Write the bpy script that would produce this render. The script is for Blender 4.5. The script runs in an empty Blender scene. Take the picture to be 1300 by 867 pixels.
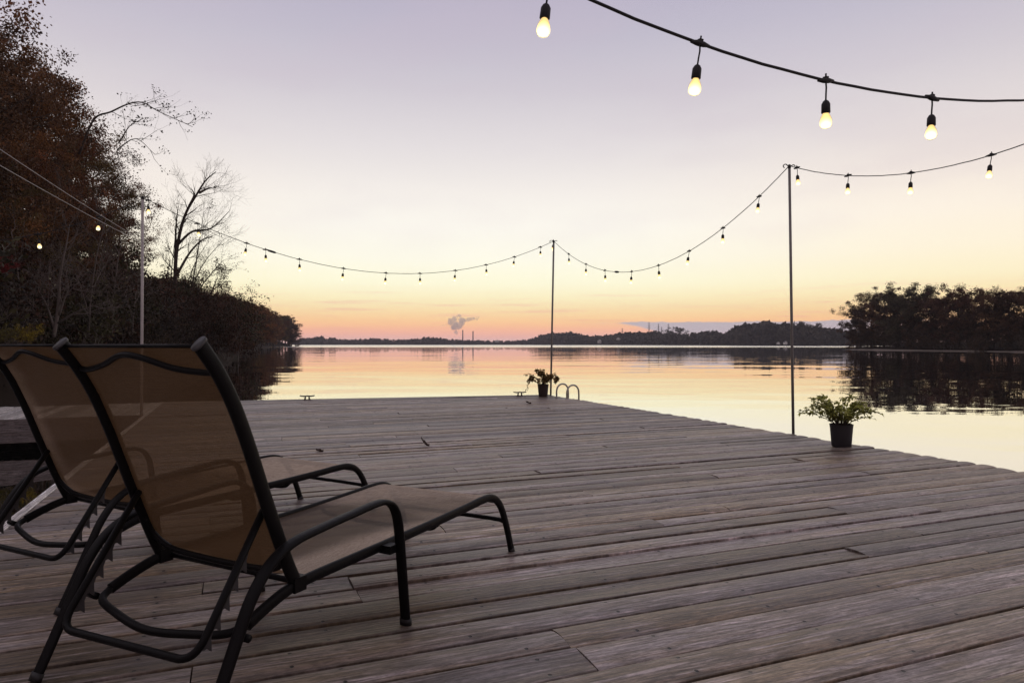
import bpy, bmesh, math, random
import numpy as np
from mathutils import Vector, Matrix, noise

C = bpy.context.scene.collection
sc = bpy.context.scene
F, HC, CX, HY = 866.7, 1.05, 650.0, 437.0      # focal length in photo pixels, eye height, principal point, horizon row
WZ = -0.45                                      # water level below the deck top (z = 0)

def at(px, py, y):
    return Vector(((px - CX) / F * y, y, HC - (py - HY) / F * y))

def lin(c):
    return tuple(((v / 255 + 0.055) / 1.055) ** 2.4 if v > 10 else v / 255 / 12.92 for v in c)

# ------------------------------------------------------------------ object helpers
def link(o, parent=None):
    C.objects.link(o)
    if parent is not None:
        o.parent = parent
    return o

def tag(o, label=None, cat=None, group=None, kind=None):
    if label: o['label'] = label
    if cat: o['category'] = cat
    if group: o['group'] = group
    if kind: o['kind'] = kind
    return o

def empty(name, loc=(0, 0, 0), rz=0.0):
    o = bpy.data.objects.new(name, None)
    o.location = loc; o.rotation_euler = (0, 0, rz); o.empty_display_size = 0.1
    return link(o)

def children(o):
    return [c for c in bpy.data.objects if c.parent == o]

def copy_tree(o, parent=None):
    c = o.copy(); C.objects.link(c); c.parent = parent
    for ch in children(o):
        copy_tree(ch, c)
    return c

class MB:
    """collects shapes and links them as one mesh object"""
    def __init__(s): s.v = []; s.f = []; s.sm = []
    def add(s, vs, fs, smooth=True):
        b = len(s.v); s.v += [tuple(v) for v in vs]
        s.f += [tuple(i + b for i in f) for f in fs]; s.sm += [smooth] * len(fs)
    def box(s, cx, cy, cz, dx, dy, dz, M=None):
        vs = [Vector((cx + dx * i / 2, cy + dy * j / 2, cz + dz * k / 2)) for i in (-1, 1) for j in (-1, 1) for k in (-1, 1)]
        if M is not None: vs = [M @ v for v in vs]
        s.add(vs, [(0, 1, 3, 2), (4, 6, 7, 5), (0, 4, 5, 1), (2, 3, 7, 6), (0, 2, 6, 4), (1, 5, 7, 3)], False)
    def tube(s, pts, r, n=8, cap=True):
        pts = [Vector(p) for p in pts]
        rs = r if isinstance(r, (list, tuple)) else [r] * len(pts)
        ref = None; vs = []
        for i, p in enumerate(pts):
            t = (pts[min(i + 1, len(pts) - 1)] - pts[max(i - 1, 0)])
            if t.length < 1e-9: t = Vector((0, 0, 1))
            t.normalize()
            if ref is None:
                ref = Vector((1, 0, 0)) if abs(t.x) < 0.9 else Vector((0, 1, 0))
            a = (ref - t * ref.dot(t))
            if a.length < 1e-6: a = t.orthogonal()
            a.normalize(); ref = a; b = t.cross(a)
            for k in range(n):
                w = 2 * math.pi * k / n
                vs.append(p + (a * math.cos(w) + b * math.sin(w)) * rs[i])
        m = len(pts)
        fs = [(i * n + k, i * n + (k + 1) % n, (i + 1) * n + (k + 1) % n, (i + 1) * n + k) for i in range(m - 1) for k in range(n)]
        if cap: fs += [tuple(range(n - 1, -1, -1)), tuple((m - 1) * n + k for k in range(n))]
        s.add(vs, fs)
    def sweep(s, pts, side, rs, rn, n=14, pw=0.75):
        """rounded-flat section: half-width rs along side, rn across it"""
        pts = [Vector(p) for p in pts]; side = Vector(side).normalized(); vs = []
        for i, p in enumerate(pts):
            t = (pts[min(i + 1, len(pts) - 1)] - pts[max(i - 1, 0)]).normalized()
            nn = t.cross(side).normalized()
            for k in range(n):
                w = 2 * math.pi * k / n; c, q = math.cos(w), math.sin(w)
                vs.append(p + side * rs * math.copysign(abs(c) ** pw, c) + nn * rn * math.copysign(abs(q) ** pw, q))
        m = len(pts)
        fs = [(i * n + k, i * n + (k + 1) % n, (i + 1) * n + (k + 1) % n, (i + 1) * n + k) for i in range(m - 1) for k in range(n)]
        fs += [tuple(range(n - 1, -1, -1)), tuple((m - 1) * n + k for k in range(n))]
        s.add(vs, fs)
    def lathe(s, prof, n=24, o=(0, 0, 0)):
        vs = []; o = Vector(o)
        for r, z in prof:
            for k in range(n):
                w = 2 * math.pi * k / n
                vs.append(o + Vector((r * math.cos(w), r * math.sin(w), z)))
        m = len(prof)
        fs = [(i * n + k, i * n + (k + 1) % n, (i + 1) * n + (k + 1) % n, (i + 1) * n + k) for i in range(m - 1) for k in range(n)]
        fs += [tuple(range(n - 1, -1, -1)), tuple((m - 1) * n + k for k in range(n))]
        s.add(vs, fs)
    def mesh(s, name, mat):
        me = bpy.data.meshes.new(name); me.from_pydata(s.v, [], s.f)
        me.polygons.foreach_set('use_smooth', s.sm)
        if mat: me.materials.append(mat)
        me.update()
        return me
    def build(s, name, mat, parent=None, auto=None):
        me = s.mesh(name, mat)
        if auto:
            bm = bmesh.new(); bm.from_mesh(me)
            bmesh.ops.recalc_face_normals(bm, faces=bm.faces)
            for e in bm.edges:
                if len(e.link_faces) == 2 and e.calc_face_angle(0) > math.radians(auto): e.smooth = False
            bm.to_mesh(me); bm.free()
        return link(bpy.data.objects.new(name, me), parent)

def smooth_path(pts, k=6):
    """Catmull-Rom through the points"""
    P = [Vector(p) for p in pts]; out = []
    for i in range(len(P) - 1):
        p0 = P[i - 1] if i else P[0] * 2 - P[1]
        p3 = P[i + 2] if i + 2 < len(P) else P[-1] * 2 - P[-2]
        p1, p2 = P[i], P[i + 1]
        for j in range(k):
            t = j / k
            out.append(0.5 * ((2 * p1) + (p2 - p0) * t + (2 * p0 - 5 * p1 + 4 * p2 - p3) * t * t + (3 * p1 - p0 - 3 * p2 + p3) * t ** 3))
    out.append(P[-1])
    return out

def fillet(pts, r, k=6):
    """polyline with its corners rounded"""
    P = [Vector(p) for p in pts]; out = [P[0]]
    for i in range(1, len(P) - 1):
        a = (P[i - 1] - P[i]); b = (P[i + 1] - P[i])
        q = min(r, a.length * 0.49, b.length * 0.49)
        s, e = P[i] + a.normalized() * q, P[i] + b.normalized() * q
        for j in range(k + 1):
            t = j / k
            out.append(s * (1 - t) ** 2 + P[i] * 2 * t * (1 - t) + e * t * t)
    out.append(P[-1])
    return out

# ------------------------------------------------------------------ materials
def new_mat(name):
    m = bpy.data.materials.new(name); m.use_nodes = True
    nt = m.node_tree; nt.nodes.clear()
    return m, nt, nt.nodes, nt.links

class G:
    """short node-graph writer"""
    def __init__(s, nt): s.nt = nt
    def n(s, typ, **kw):
        nd = s.nt.nodes.new(typ)
        for k, v in kw.items():
            if k.startswith('_'): continue
            setattr(nd, k, v)
        return nd
    def set(s, sock, v):
        if isinstance(v, bpy.types.NodeSocket): s.nt.links.new(v, sock)
        elif v is not None:
            if sock.type == 'RGBA' and len(v) == 3: v = (*v, 1)
            sock.default_value = v
    def math(s, op, a, b=None, c=None, clamp=False):
        nd = s.n('ShaderNodeMath', operation=op, use_clamp=clamp)
        s.set(nd.inputs[0], a)
        if b is not None: s.set(nd.inputs[1], b)
        if c is not None: s.set(nd.inputs[2], c)
        return nd.outputs[0]
    def mix(s, f, a, b, blend='MIX'):
        nd = s.n('ShaderNodeMix', data_type='RGBA', blend_type=blend)
        s.set(nd.inputs[0], f); s.set(nd.inputs[6], a); s.set(nd.inputs[7], b)
        return nd.outputs[2]
    def ramp(s, f, stops, interp='LINEAR'):
        nd = s.n('ShaderNodeValToRGB'); r = nd.color_ramp; r.interpolation = interp
        while len(r.elements) < len(stops): r.elements.new(0.5)
        for e, (p, c) in zip(r.elements, stops):
            e.position = p; e.color = (*c, 1) if len(c) == 3 else c
        s.set(nd.inputs[0], f)
        return nd.outputs[0]
    def smooth(s, v, a, b, lo=0.0, hi=1.0):
        nd = s.n('ShaderNodeMapRange', interpolation_type='SMOOTHSTEP')
        s.set(nd.inputs[0], v)
        for i, q in enumerate((a, b, lo, hi)): nd.inputs[i + 1].default_value = q
        return nd.outputs[0]
    def noise(s, vec, scale=5, detail=3, rough=0.5, dist=0.0, dim='3D'):
        nd = s.n('ShaderNodeTexNoise', noise_dimensions=dim)
        if vec is not None: s.set(nd.inputs['Vector'], vec)
        nd.inputs['Scale'].default_value = scale; nd.inputs['Detail'].default_value = detail
        nd.inputs['Roughness'].default_value = rough; nd.inputs['Distortion'].default_value = dist
        return nd.outputs[0]
    def scale(s, vec, sc3, off=None):
        nd = s.n('ShaderNodeMapping')
        s.set(nd.inputs[0], vec); nd.inputs['Scale'].default_value = sc3
        if off is not None: s.set(nd.inputs['Location'], off)
        return nd.outputs[0]
    def comb(s, x, y, z):
        nd = s.n('ShaderNodeCombineXYZ')
        for i, q in enumerate((x, y, z)): s.set(nd.inputs[i], q)
        return nd.outputs[0]
    def sep(s, v):
        nd = s.n('ShaderNodeSeparateXYZ'); s.set(nd.inputs[0], v); return nd.outputs
    def bump(s, h, dist=0.01, strength=1.0):
        nd = s.n('ShaderNodeBump'); s.set(nd.inputs['Height'], h)
        nd.inputs['Distance'].default_value = dist; nd.inputs['Strength'].default_value = strength
        return nd.outputs[0]
    def pbsdf(s, col, rough=0.6, metal=0.0, normal=None, **kw):
        nd = s.n('ShaderNodeBsdfPrincipled')
        s.set(nd.inputs['Base Color'], col); s.set(nd.inputs['Roughness'], rough); nd.inputs['Metallic'].default_value = metal
        if normal is not None: s.set(nd.inputs['Normal'], normal)
        for k, v in kw.items(): s.set(nd.inputs[k.replace('_', ' ')], v)
        return nd.outputs[0]
    def out(s, surf=None, vol=None):
        nd = s.n('ShaderNodeOutputMaterial')
        if surf is not None: s.set(nd.inputs[0], surf)
        if vol is not None: s.set(nd.inputs[1], vol)

def simple(name, col, rough=0.6, metal=0.0, var=0.25, scale=30.0, bump=0.0, **kw):
    m, nt, N, L = new_mat(name); g = G(nt)
    tc = g.n('ShaderNodeTexCoord').outputs['Object']
    nz = g.noise(tc, scale, 5, 0.6)
    c = g.mix(nz, [v * (1 - var) for v in col], [min(1, v * (1 + var)) for v in col])
    r = g.math('ADD', g.math('MULTIPLY', nz, 0.2), rough - 0.1)
    nrm = g.bump(nz, bump) if bump else None
    g.out(g.pbsdf(c, r, metal, nrm, **kw))
    return m

M = {}
M['frame'] = simple('black_powder_coat', (0.0045, 0.004, 0.0045), 0.5, 0.0, 0.35, 60, 0.0006, Specular_IOR_Level=0.16)
M['plate'] = simple('grey_plastic_plate', (0.05, 0.048, 0.05), 0.5, 0.0, 0.3, 40)
M['pole'] = simple('galvanised_pole', (0.22, 0.21, 0.2), 0.5, 0.3, 0.3, 8)
M['pole_lit'] = simple('bulb_lit_pole', (0.48, 0.45, 0.44), 0.45, 0.0, 0.2, 6)  # paler copy of the grey pole, the bulb's light put into its colour
M['rubber'] = simple('black_cable_rubber', (0.012, 0.011, 0.012), 0.55, 0.0, 0.3, 30)
M['rope'] = simple('pale_cable', (0.32, 0.29, 0.28), 0.5, 0.0, 0.3, 12)
M['pot'] = simple('charcoal_pot', (0.03, 0.028, 0.032), 0.6, 0.0, 0.25, 14, 0.002)
M['pot_brown'] = simple('dark_brown_pot', (0.05, 0.035, 0.028), 0.65, 0.0, 0.3, 14, 0.002)
M['soil'] = simple('potting_soil', (0.03, 0.022, 0.016), 0.95, 0.0, 0.5, 60, 0.01)
M['steel'] = simple('stainless_rail', (0.45, 0.44, 0.4), 0.3, 0.85, 0.2, 20)
M['cleat'] = simple('galvanised_cleat', (0.16, 0.155, 0.14), 0.5, 0.6, 0.3, 40)
M['bark'] = simple('tree_bark', (0.07, 0.052, 0.042), 0.9, 0.0, 0.5, 6, 0.02)
M['bark_pale'] = simple('pale_bare_twigs', (0.14, 0.115, 0.1), 0.9, 0.0, 0.4, 5, 0.01)
M['hill'] = simple('leaf_litter_bank', (0.028, 0.02, 0.015), 0.95, 0.0, 0.5, 0.8, 0.05, Specular_IOR_Level=0.1)
M['bright_line'] = simple('pale_waterline_strip', (0.42, 0.36, 0.32), 0.6, 0.0, 0.35, 1.5, 0.02)  # pale colour standing in for the bright line at the waterline
M['house_wall'] = simple('white_siding', (0.75, 0.73, 0.7), 0.7, 0.0, 0.1, 2)
M['house_roof'] = simple('dark_shingles', (0.1, 0.095, 0.1), 0.8, 0.0, 0.2, 3)
M['glass_dark'] = simple('dark_window_glass', (0.02, 0.022, 0.025), 0.1, 0.0, 0.1, 3)
M['stack'] = simple('concrete_chimney', (0.42, 0.37, 0.35), 0.8, 0.0, 0.15, 0.2)
M['tower'] = simple('grey_tower_steel', (0.12, 0.12, 0.125), 0.6, 0.3, 0.2, 1)
M['dry_leaf'] = simple('dry_brown_leaf', (0.05, 0.03, 0.02), 0.85, 0.0, 0.4, 60)

def wood_material(name, grey, warm, pale=1.0):
    """weathered plank; UV in metres along (u) and across (v); attribute 'tone' is a random value per plank"""
    m, nt, N, L = new_mat(name); g = G(nt)
    uv = g.n('ShaderNodeUVMap', uv_map='plank').outputs[0]
    s = g.sep(uv); u, v = s[0], s[1]
    tone = g.n('ShaderNodeAttribute', attribute_name='tone').outputs['Fac']
    t2 = g.math('FRACT', g.math('MULTIPLY', tone, 17.31))
    t3 = g.math('FRACT', g.math('MULTIPLY', tone, 53.7))
    uo = g.math('ADD', u, g.math('MULTIPLY', tone, 91.0))
    fine = g.noise(g.comb(g.math('MULTIPLY', uo, 5.0), g.math('MULTIPLY', v, 78.0), tone), 1.0, 4, 0.65, 0.3)
    fib = g.noise(g.comb(g.math('MULTIPLY', uo, 30.0), g.math('MULTIPLY', v, 105.0), t3), 1.0, 3, 0.7, 0.2)
    mid = g.noise(g.comb(g.math('MULTIPLY', uo, 1.6), g.math('MULTIPLY', v, 46.0), t2), 1.0, 6, 0.62, 0.6)
    big = g.noise(g.comb(g.math('MULTIPLY', uo, 0.8), g.math('MULTIPLY', v, 8.0), t3), 1.0, 4, 0.6, 0.4)
    # cathedral growth rings
    wob = g.noise(g.comb(g.math('MULTIPLY', uo, 0.75), g.math('MULTIPLY', v, 6.0), tone), 1.0, 2, 0.5)
    rings = g.math('SINE', g.math('ADD', g.math('MULTIPLY', wob, 85.0), g.math('MULTIPLY', v, 95.0)))
    rings = g.math('MULTIPLY', g.math('ADD', rings, 1.0), 0.5)
    col = g.mix(g.smooth(t2, 0.35, 0.95), grey, warm)
    # patchy weathering: grey and brown along one plank
    col = g.mix(g.math('MULTIPLY', g.smooth(big, 0.42, 0.66), 0.7), col, warm)
    col = g.mix(g.math('MULTIPLY', g.smooth(mid, 0.5, 0.66), 0.85), col, tuple(min(1, c * 2.2) for c in grey))
    col = g.mix(g.math('MULTIPLY', g.smooth(rings, 0.5, 1.0), 0.45), col, tuple(c * 0.42 for c in warm))
    col = g.mix(g.math('MULTIPLY', g.smooth(fine, 0.36, 0.6, 1.0, 0.0), 0.75), col, tuple(c * 0.2 for c in warm))
    fk = g.math('ADD', -0.05, g.math('MULTIPLY', fib, 2.1))
    vk = g.n('ShaderNodeTexVoronoi'); g.set(vk.inputs['Vector'], g.comb(g.math('MULTIPLY', uo, 1.3), g.math('MULTIPLY', v, 5.5), g.math('MULTIPLY', tone, 40.0))); vk.inputs['Scale'].default_value = 1.0
    kd = g.math('ADD', vk.outputs['Distance'], g.math('MULTIPLY', g.math('SUBTRACT', fib, 0.5), 0.03))
    col = g.mix(g.smooth(kd, 0.05, 0.16, 0.55, 0.0), col, tuple(c * 0.6 for c in warm))
    col = g.mix(g.smooth(kd, 0.025, 0.06, 0.85, 0.0), col, tuple(c * 0.22 for c in warm))
    col = g.mix(1.0, col, g.comb(fk, fk, fk), 'MULTIPLY')
    br = g.math('ADD', g.math('MULTIPLY', t3, 0.85), 0.58)
    col = g.mix(1.0, col, g.comb(br, br, br), 'MULTIPLY')
    # blotches, damp and stains over the whole surface
    ob = g.n('ShaderNodeTexCoord').outputs['Object']
    st = g.noise(ob, 1.1, 5, 0.65, 0.5)
    col = g.mix(g.math('MULTIPLY', g.smooth(st, 0.48, 0.7), 0.55), col, tuple(c * 0.5 for c in grey))
    sp = g.noise(ob, 34, 3, 0.6)
    col = g.mix(g.math('MULTIPLY', g.smooth(sp, 0.62, 0.75), 0.35), col, tuple(c * 0.35 for c in warm))
    # nail heads: two across the plank at every joist, each one a little off the line
    ju = g.math('DIVIDE', g.math('ADD', u, g.math('MULTIPLY', t2, 0.025)), 0.61)
    du = g.math('MULTIPLY', g.math('SUBTRACT', g.math('FRACT', ju), 0.5), 0.61)
    av = g.math('ABSOLUTE', g.math('ADD', v, g.math('MULTIPLY', g.math('SUBTRACT', t3, 0.5), 0.016)))
    dv = g.math('SUBTRACT', av, 0.05)
    d2 = g.math('SQRT', g.math('ADD', g.math('MULTIPLY', du, du), g.math('MULTIPLY', dv, dv)))
    nail = g.smooth(d2, 0.0045, 0.0085, 1.0, 0.0)
    halo = g.smooth(d2, 0.004, 0.03, 0.35, 0.0)
    col = g.mix(halo, col, tuple(c * 0.35 for c in grey))
    col = g.mix(nail, col, (0.012, 0.01, 0.01))
    # worn dark arrises
    h = g.math('SUBTRACT', g.math('ADD', g.math('MULTIPLY', fine, 0.6), g.math('MULTIPLY', mid, 0.5)), g.math('MULTIPLY', nail, 1.2))
    h = g.math('ADD', g.math('SUBTRACT', h, g.math('MULTIPLY', rings, 0.12)), g.math('MULTIPLY', fib, 0.5))
    rough = g.math('ADD', 0.3, g.math('MULTIPLY', mid, 0.3))
    sp_ = g.n('ShaderNodeBsdfPrincipled')
    g.out(g.pbsdf(col, rough, 0, g.bump(h, 0.004, 0.9), Specular_IOR_Level=0.6))
    return m
M['deck'] = wood_material('weathered_deck_wood', (0.268, 0.226, 0.224), (0.285, 0.205, 0.12))
M['fascia'] = wood_material('grey_fascia_wood', (0.13, 0.11, 0.11), (0.12, 0.09, 0.075))
M['white_wood'] = wood_material('pale_boards', (0.72, 0.68, 0.66), (0.62, 0.57, 0.53))  # pale tone for the walkway top and the left edge strip

# sling mesh fabric: woven, partly see-through, with its grazing sheen painted in
def sling_material():
    m, nt, N, L = new_mat('brown_sling_fabric'); g = G(nt)
    ob = g.n('ShaderNodeTexCoord').outputs['Object']
    s = g.sep(ob)
    wx = g.noise(g.scale(ob, (620, 8, 620)), 1, 1, 0.5)
    wy = g.noise(g.scale(ob, (8, 620, 620)), 1, 1, 0.5)
    spk = g.noise(ob, 330, 2, 0.6)
    big = g.noise(ob, 5, 4, 0.6)
    f = g.math('MULTIPLY', g.math('ADD', g.math('ADD', wx, wy), spk), 0.333)
    col = g.mix(g.smooth(f, 0.38, 0.62), (0.048, 0.030, 0.017), (0.115, 0.075, 0.046))
    col = g.mix(g.math('MULTIPLY', g.smooth(big, 0.5, 0.75), 0.3), col, (0.05, 0.032, 0.02))
    b = g.pbsdf(col, 0.5, 0, g.bump(f, 0.003, 0.7), Sheen_Weight=0.1, Sheen_Roughness=0.2, Sheen_Tint=(0.95, 0.86, 0.82), Specular_IOR_Level=0.25)
    # painted sheen: a pale diffuse colour mixed in at a grazing view
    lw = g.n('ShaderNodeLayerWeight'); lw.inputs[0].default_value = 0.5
    sheen_col = g.n('ShaderNodeBsdfDiffuse'); g.set(sheen_col.inputs[0], g.mix(g.smooth(f, 0.38, 0.62), (0.35, 0.28, 0.22), (0.85, 0.72, 0.59)))
    m0 = g.n('ShaderNodeMixShader'); g.set(m0.inputs[0], g.smooth(lw.outputs['Facing'], 0.69, 0.79, 0.0, 0.95)); g.set(m0.inputs[1], b); g.set(m0.inputs[2], sheen_col.outputs[0]); b = m0.outputs[0]
    tl = g.n('ShaderNodeBsdfTranslucent'); g.set(tl.inputs[0], (0.2, 0.105, 0.042))
    tr = g.n('ShaderNodeBsdfTransparent'); g.set(tr.inputs[0], (0.9, 0.74, 0.56))
    m1 = g.n('ShaderNodeMixShader'); m1.inputs[0].default_value = 0.22; g.set(m1.inputs[1], b); g.set(m1.inputs[2], tl.outputs[0])
    m2 = g.n('ShaderNodeMixShader'); m2.inputs[0].default_value = 0.17
    g.set(m2.inputs[1], m1.outputs[0]); g.set(m2.inputs[2], tr.outputs[0])
    g.out(m2.outputs[0])
    return m
M['sling'] = sling_material()

def leaf_material():
    m, nt, N, L = new_mat('foliage'); g = G(nt)
    tone = g.n('ShaderNodeAttribute', attribute_name='tone').outputs['Fac']
    oi = g.n('ShaderNodeObjectInfo')
    k = g.math('ADD', 0.3, g.math('MULTIPLY', tone, 1.5))
    c = g.mix(1.0, oi.outputs['Color'], g.comb(k, k, k), 'MULTIPLY')
    odd = g.math('FRACT', g.math('MULTIPLY', tone, 37.7))
    c = g.mix(g.math('MULTIPLY', g.smooth(odd, 0.6, 0.95), 0.5), c, g.mix(0.5, c, (0.11, 0.06, 0.028)))
    b = g.pbsdf(c, 0.65, 0, Specular_IOR_Level=0.3)
    tl = g.n('ShaderNodeBsdfTranslucent'); g.set(tl.inputs[0], c)
    mx = g.n('ShaderNodeMixShader'); mx.inputs[0].default_value = 0.25; g.set(mx.inputs[1], b); g.set(mx.inputs[2], tl.outputs[0])
    g.out(mx.outputs[0])
    return m
M['leaf'] = leaf_material()

def bulb_material():
    m, nt, N, L = new_mat('lit_bulb_glass'); g = G(nt)
    z = g.sep(g.n('ShaderNodeTexCoord').outputs['Object'])[2]
    lw = g.n('ShaderNodeLayerWeight'); lw.inputs[0].default_value = 0.5
    f = lw.outputs['Facing']
    # the filament hangs in the lower bulb; its neck is dimmer and more orange
    q = g.smooth(z, -0.066, -0.012)
    col = g.mix(q, (1.0, 0.83, 0.47), (1.0, 0.66, 0.24))
    stg = g.math('MULTIPLY', g.math('SUBTRACT', 1.75, g.math('MULTIPLY', q, 0.75)), g.math('SUBTRACT', 2.0, g.math('MULTIPLY', g.math('POWER', f, 0.7), 1.4)))
    e = g.n('ShaderNodeEmission'); g.set(e.inputs[0], col); g.set(e.inputs[1], stg)
    gl = g.n('ShaderNodeBsdfGlossy'); gl.inputs['Roughness'].default_value = 0.03; g.set(gl.inputs[0], (1, 1, 1))
    fr = g.n('ShaderNodeFresnel'); fr.inputs[0].default_value = 1.08
    mx = g.n('ShaderNodeMixShader'); g.set(mx.inputs[0], fr.outputs[0]); g.set(mx.inputs[1], e.outputs[0]); g.set(mx.inputs[2], gl.outputs[0])
    g.out(mx.outputs[0])
    return m
M['bulb'] = bulb_material()

def water_material():
    m, nt, N, L = new_mat('still_lake_water'); g = G(nt)
    p = g.n('ShaderNodeNewGeometry').outputs['Position']
    s = g.sep(p)
    n1 = g.noise(g.scale(p, (0.35, 0.55, 1)), 1.0, 2, 0.5, 0.4)          # ripples about two metres long
    n2 = g.noise(g.scale(p, (0.05, 0.11, 1)), 1.0, 2, 0.5, 0.3)          # slow swell
    n3 = g.noise(g.scale(p, (0.012, 0.03, 1)), 1.0, 3, 0.5, 0.6)         # cat's paws: where the breeze touches
    gust = g.smooth(n3, 0.44, 0.6)
    far = g.smooth(s[1], 250.0, 420.0)                                   # the open lake is ruffled by wind
    h = g.math('ADD', g.math('MULTIPLY', n1, g.math('ADD', 0.005, g.math('MULTIPLY', gust, 0.012))), g.math('MULTIPLY', n2, 0.07))
    nr = g.bump(h, 1.0, 1.0)
    lw = g.n('ShaderNodeLayerWeight'); lw.inputs[0].default_value = 0.5
    refl = g.ramp(lw.outputs['Facing'], [(0.0, (0.06,) * 3), (0.5, (0.3,) * 3), (0.78, (0.82,) * 3), (0.92, (0.96,) * 3), (1.0, (0.98,) * 3)])
    gl = g.n('ShaderNodeBsdfGlossy'); g.set(gl.inputs[0], (0.97, 0.965, 0.96)); g.set(gl.inputs['Normal'], nr)
    g.set(gl.inputs['Roughness'], g.math('ADD', 0.012, g.math('MULTIPLY', far, 0.2)))
    df = g.n('ShaderNodeBsdfDiffuse'); g.set(df.inputs[0], (0.012, 0.014, 0.012))
    mx = g.n('ShaderNodeMixShader'); g.set(mx.inputs[0], refl); g.set(mx.inputs[1], df.outputs[0]); g.set(mx.inputs[2], gl.outputs[0])
    g.out(mx.outputs[0])
    return m
M['water'] = water_material()

# ------------------------------------------------------------------ sky
def build_world():
    w = bpy.data.worlds.new('World'); sc.world = w; w.use_nodes = True
    nt = w.node_tree; nt.nodes.clear(); g = G(nt)
    d = g.n('ShaderNodeTexCoord').outputs['Generated']
    s = g.sep(d)
    el = g.math('MULTIPLY', g.math('ARCSINE', s[2]), 180 / math.pi)
    E = lambda y: math.degrees(math.atan((HY - y) / F))
    stops = [(-3, (150, 132, 140)), (0.15, (214, 178, 174)), (E(427), (233, 176, 164)), (E(419), (249, 184, 152)), (E(409), (255, 203, 148)),
             (E(396), (255, 223, 168)), (E(380), (255, 241, 194)), (E(362), (255, 251, 217)), (E(330), (255, 252, 233)), (E(290), (255, 251, 240)),
             (E(245), (248, 242, 236)), (E(190), (233, 227, 228)), (E(120), (213, 207, 215)), (E(50), (196, 191, 206)), (E(-10), (186, 180, 200)),
             (38, (180, 174, 188)), (60, (172, 166, 175)), (90, (162, 157, 167))]
    fac = g.math('DIVIDE', g.math('ADD', el, 5.0), 95.0)
    front = g.ramp(fac, [((e + 5) / 95, lin(c)) for e, c in stops])
    back = g.ramp(fac, [((e + 5) / 95, lin(c)) for e, c in [(-3, (80, 72, 80)), (1, (104, 96, 108)), (5, (126, 114, 126)), (12, (158, 138, 146)), (25, (168, 153, 154)), (50, (163, 155, 164)), (90, (162, 157, 167))]])
    az = g.smooth(s[1], 0.85, -0.35, 0.0, 1.0)
    col = g.mix(az, front, back)
    # a slightly rosier, dimmer sky away from where the sun went down
    az2 = g.math('ABSOLUTE', g.math('ADD', g.math('ARCTAN2', s[0], s[1]), 0.06))
    side = g.math('MULTIPLY', g.smooth(az2, 0.12, 0.7), g.smooth(el, 24.0, 4.0))
    col = g.mix(g.math('MULTIPLY', side, 0.62), col, g.mix(1.0, col, (0.99, 0.86, 0.75), 'MULTIPLY'))
    # thin streaks low down and one grey cloud bank over the far shore
    a = g.math('ARCTAN2', s[0], s[1])
    cv = g.comb(g.math('MULTIPLY', a, 3.0), g.math('MULTIPLY', el, 1.3), 0.0)
    st = g.noise(cv, 2.2, 4, 0.55, 0.2)
    sb = g.math('MULTIPLY', g.smooth(st, 0.52, 0.72), g.math('MULTIPLY', g.smooth(el, 0.4, 1.4), g.smooth(el, 5.5, 2.6)))
    col = g.mix(g.math('MULTIPLY', sb, 0.45), col, lin((226, 168, 158)))
    hz = g.noise(g.comb(g.math('MULTIPLY', a, 2.0), g.math('MULTIPLY', el, 0.12), 3.0), 1.5, 4, 0.5)
    hb = g.math('MULTIPLY', g.smooth(hz, 0.45, 0.7), g.smooth(el, 3.0, 14.0))
    col = g.mix(g.math('MULTIPLY', hb, 0.22), col, lin((205, 190, 205)))
    nb = g.noise(g.comb(g.math('MULTIPLY', a, 11.0), 0.0, 1.0), 1.6, 6, 0.62)
    nb2 = g.noise(g.comb(g.math('MULTIPLY', a, 8.0), g.math('MULTIPLY', el, 3.0), 5.0), 2.0, 4, 0.6)
    top = g.math('ADD', 1.82, g.math('MULTIPLY', g.math('SUBTRACT', nb, 0.5), 0.6))
    low = g.math('SUBTRACT', 1.72, g.math('MULTIPLY', g.smooth(a, 0.15, 0.28), 1.7))
    low = g.math('ADD', low, g.math('MULTIPLY', g.math('SUBTRACT', nb2, 0.5), 0.5))
    bank = g.math('MULTIPLY', g.smooth(g.math('SUBTRACT', top, el), -0.04, 0.07), g.smooth(g.math('SUBTRACT', el, low), -0.12, 0.12))
    bank = g.math('MULTIPLY', bank, g.math('MULTIPLY', g.smooth(a, 0.08, 0.17), g.smooth(a, 0.60, 0.45)))
    bcol = g.mix(nb2, lin((186, 176, 184)), lin((176, 174, 186)))
    bcol = g.mix(g.smooth(el, 1.2, 0.2), bcol, lin((205, 178, 178)))
    col = g.mix(g.math('MULTIPLY', bank, 0.9), col, bcol)
    bg = g.n('ShaderNodeBackground'); g.set(bg.inputs[0], col)
    # the afterglow low in the west is the brightest part of the sky
    g.set(bg.inputs[1], g.math('ADD', 1.0, g.math('MULTIPLY', g.math('MULTIPLY', g.smooth(el, 16.0, 1.0), g.smooth(s[1], 0.2, 0.8)), 0.16)))
    out = g.n('ShaderNodeOutputWorld'); nt.links.new(bg.outputs[0], out.inputs[0])
build_world()

# ------------------------------------------------------------------ camera
cam = bpy.data.cameras.new('camera'); co = link(bpy.data.objects.new('camera', cam))
cam.sensor_width = 36.0; cam.lens = F / 1300 * 36; cam.clip_end = 12000; cam.clip_start = 0.05
co.location = (0, 0, HC); co.rotation_euler = (math.radians(90) + math.atan((HY - 433.5) / F), 0, 0)
sc.camera = co

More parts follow.
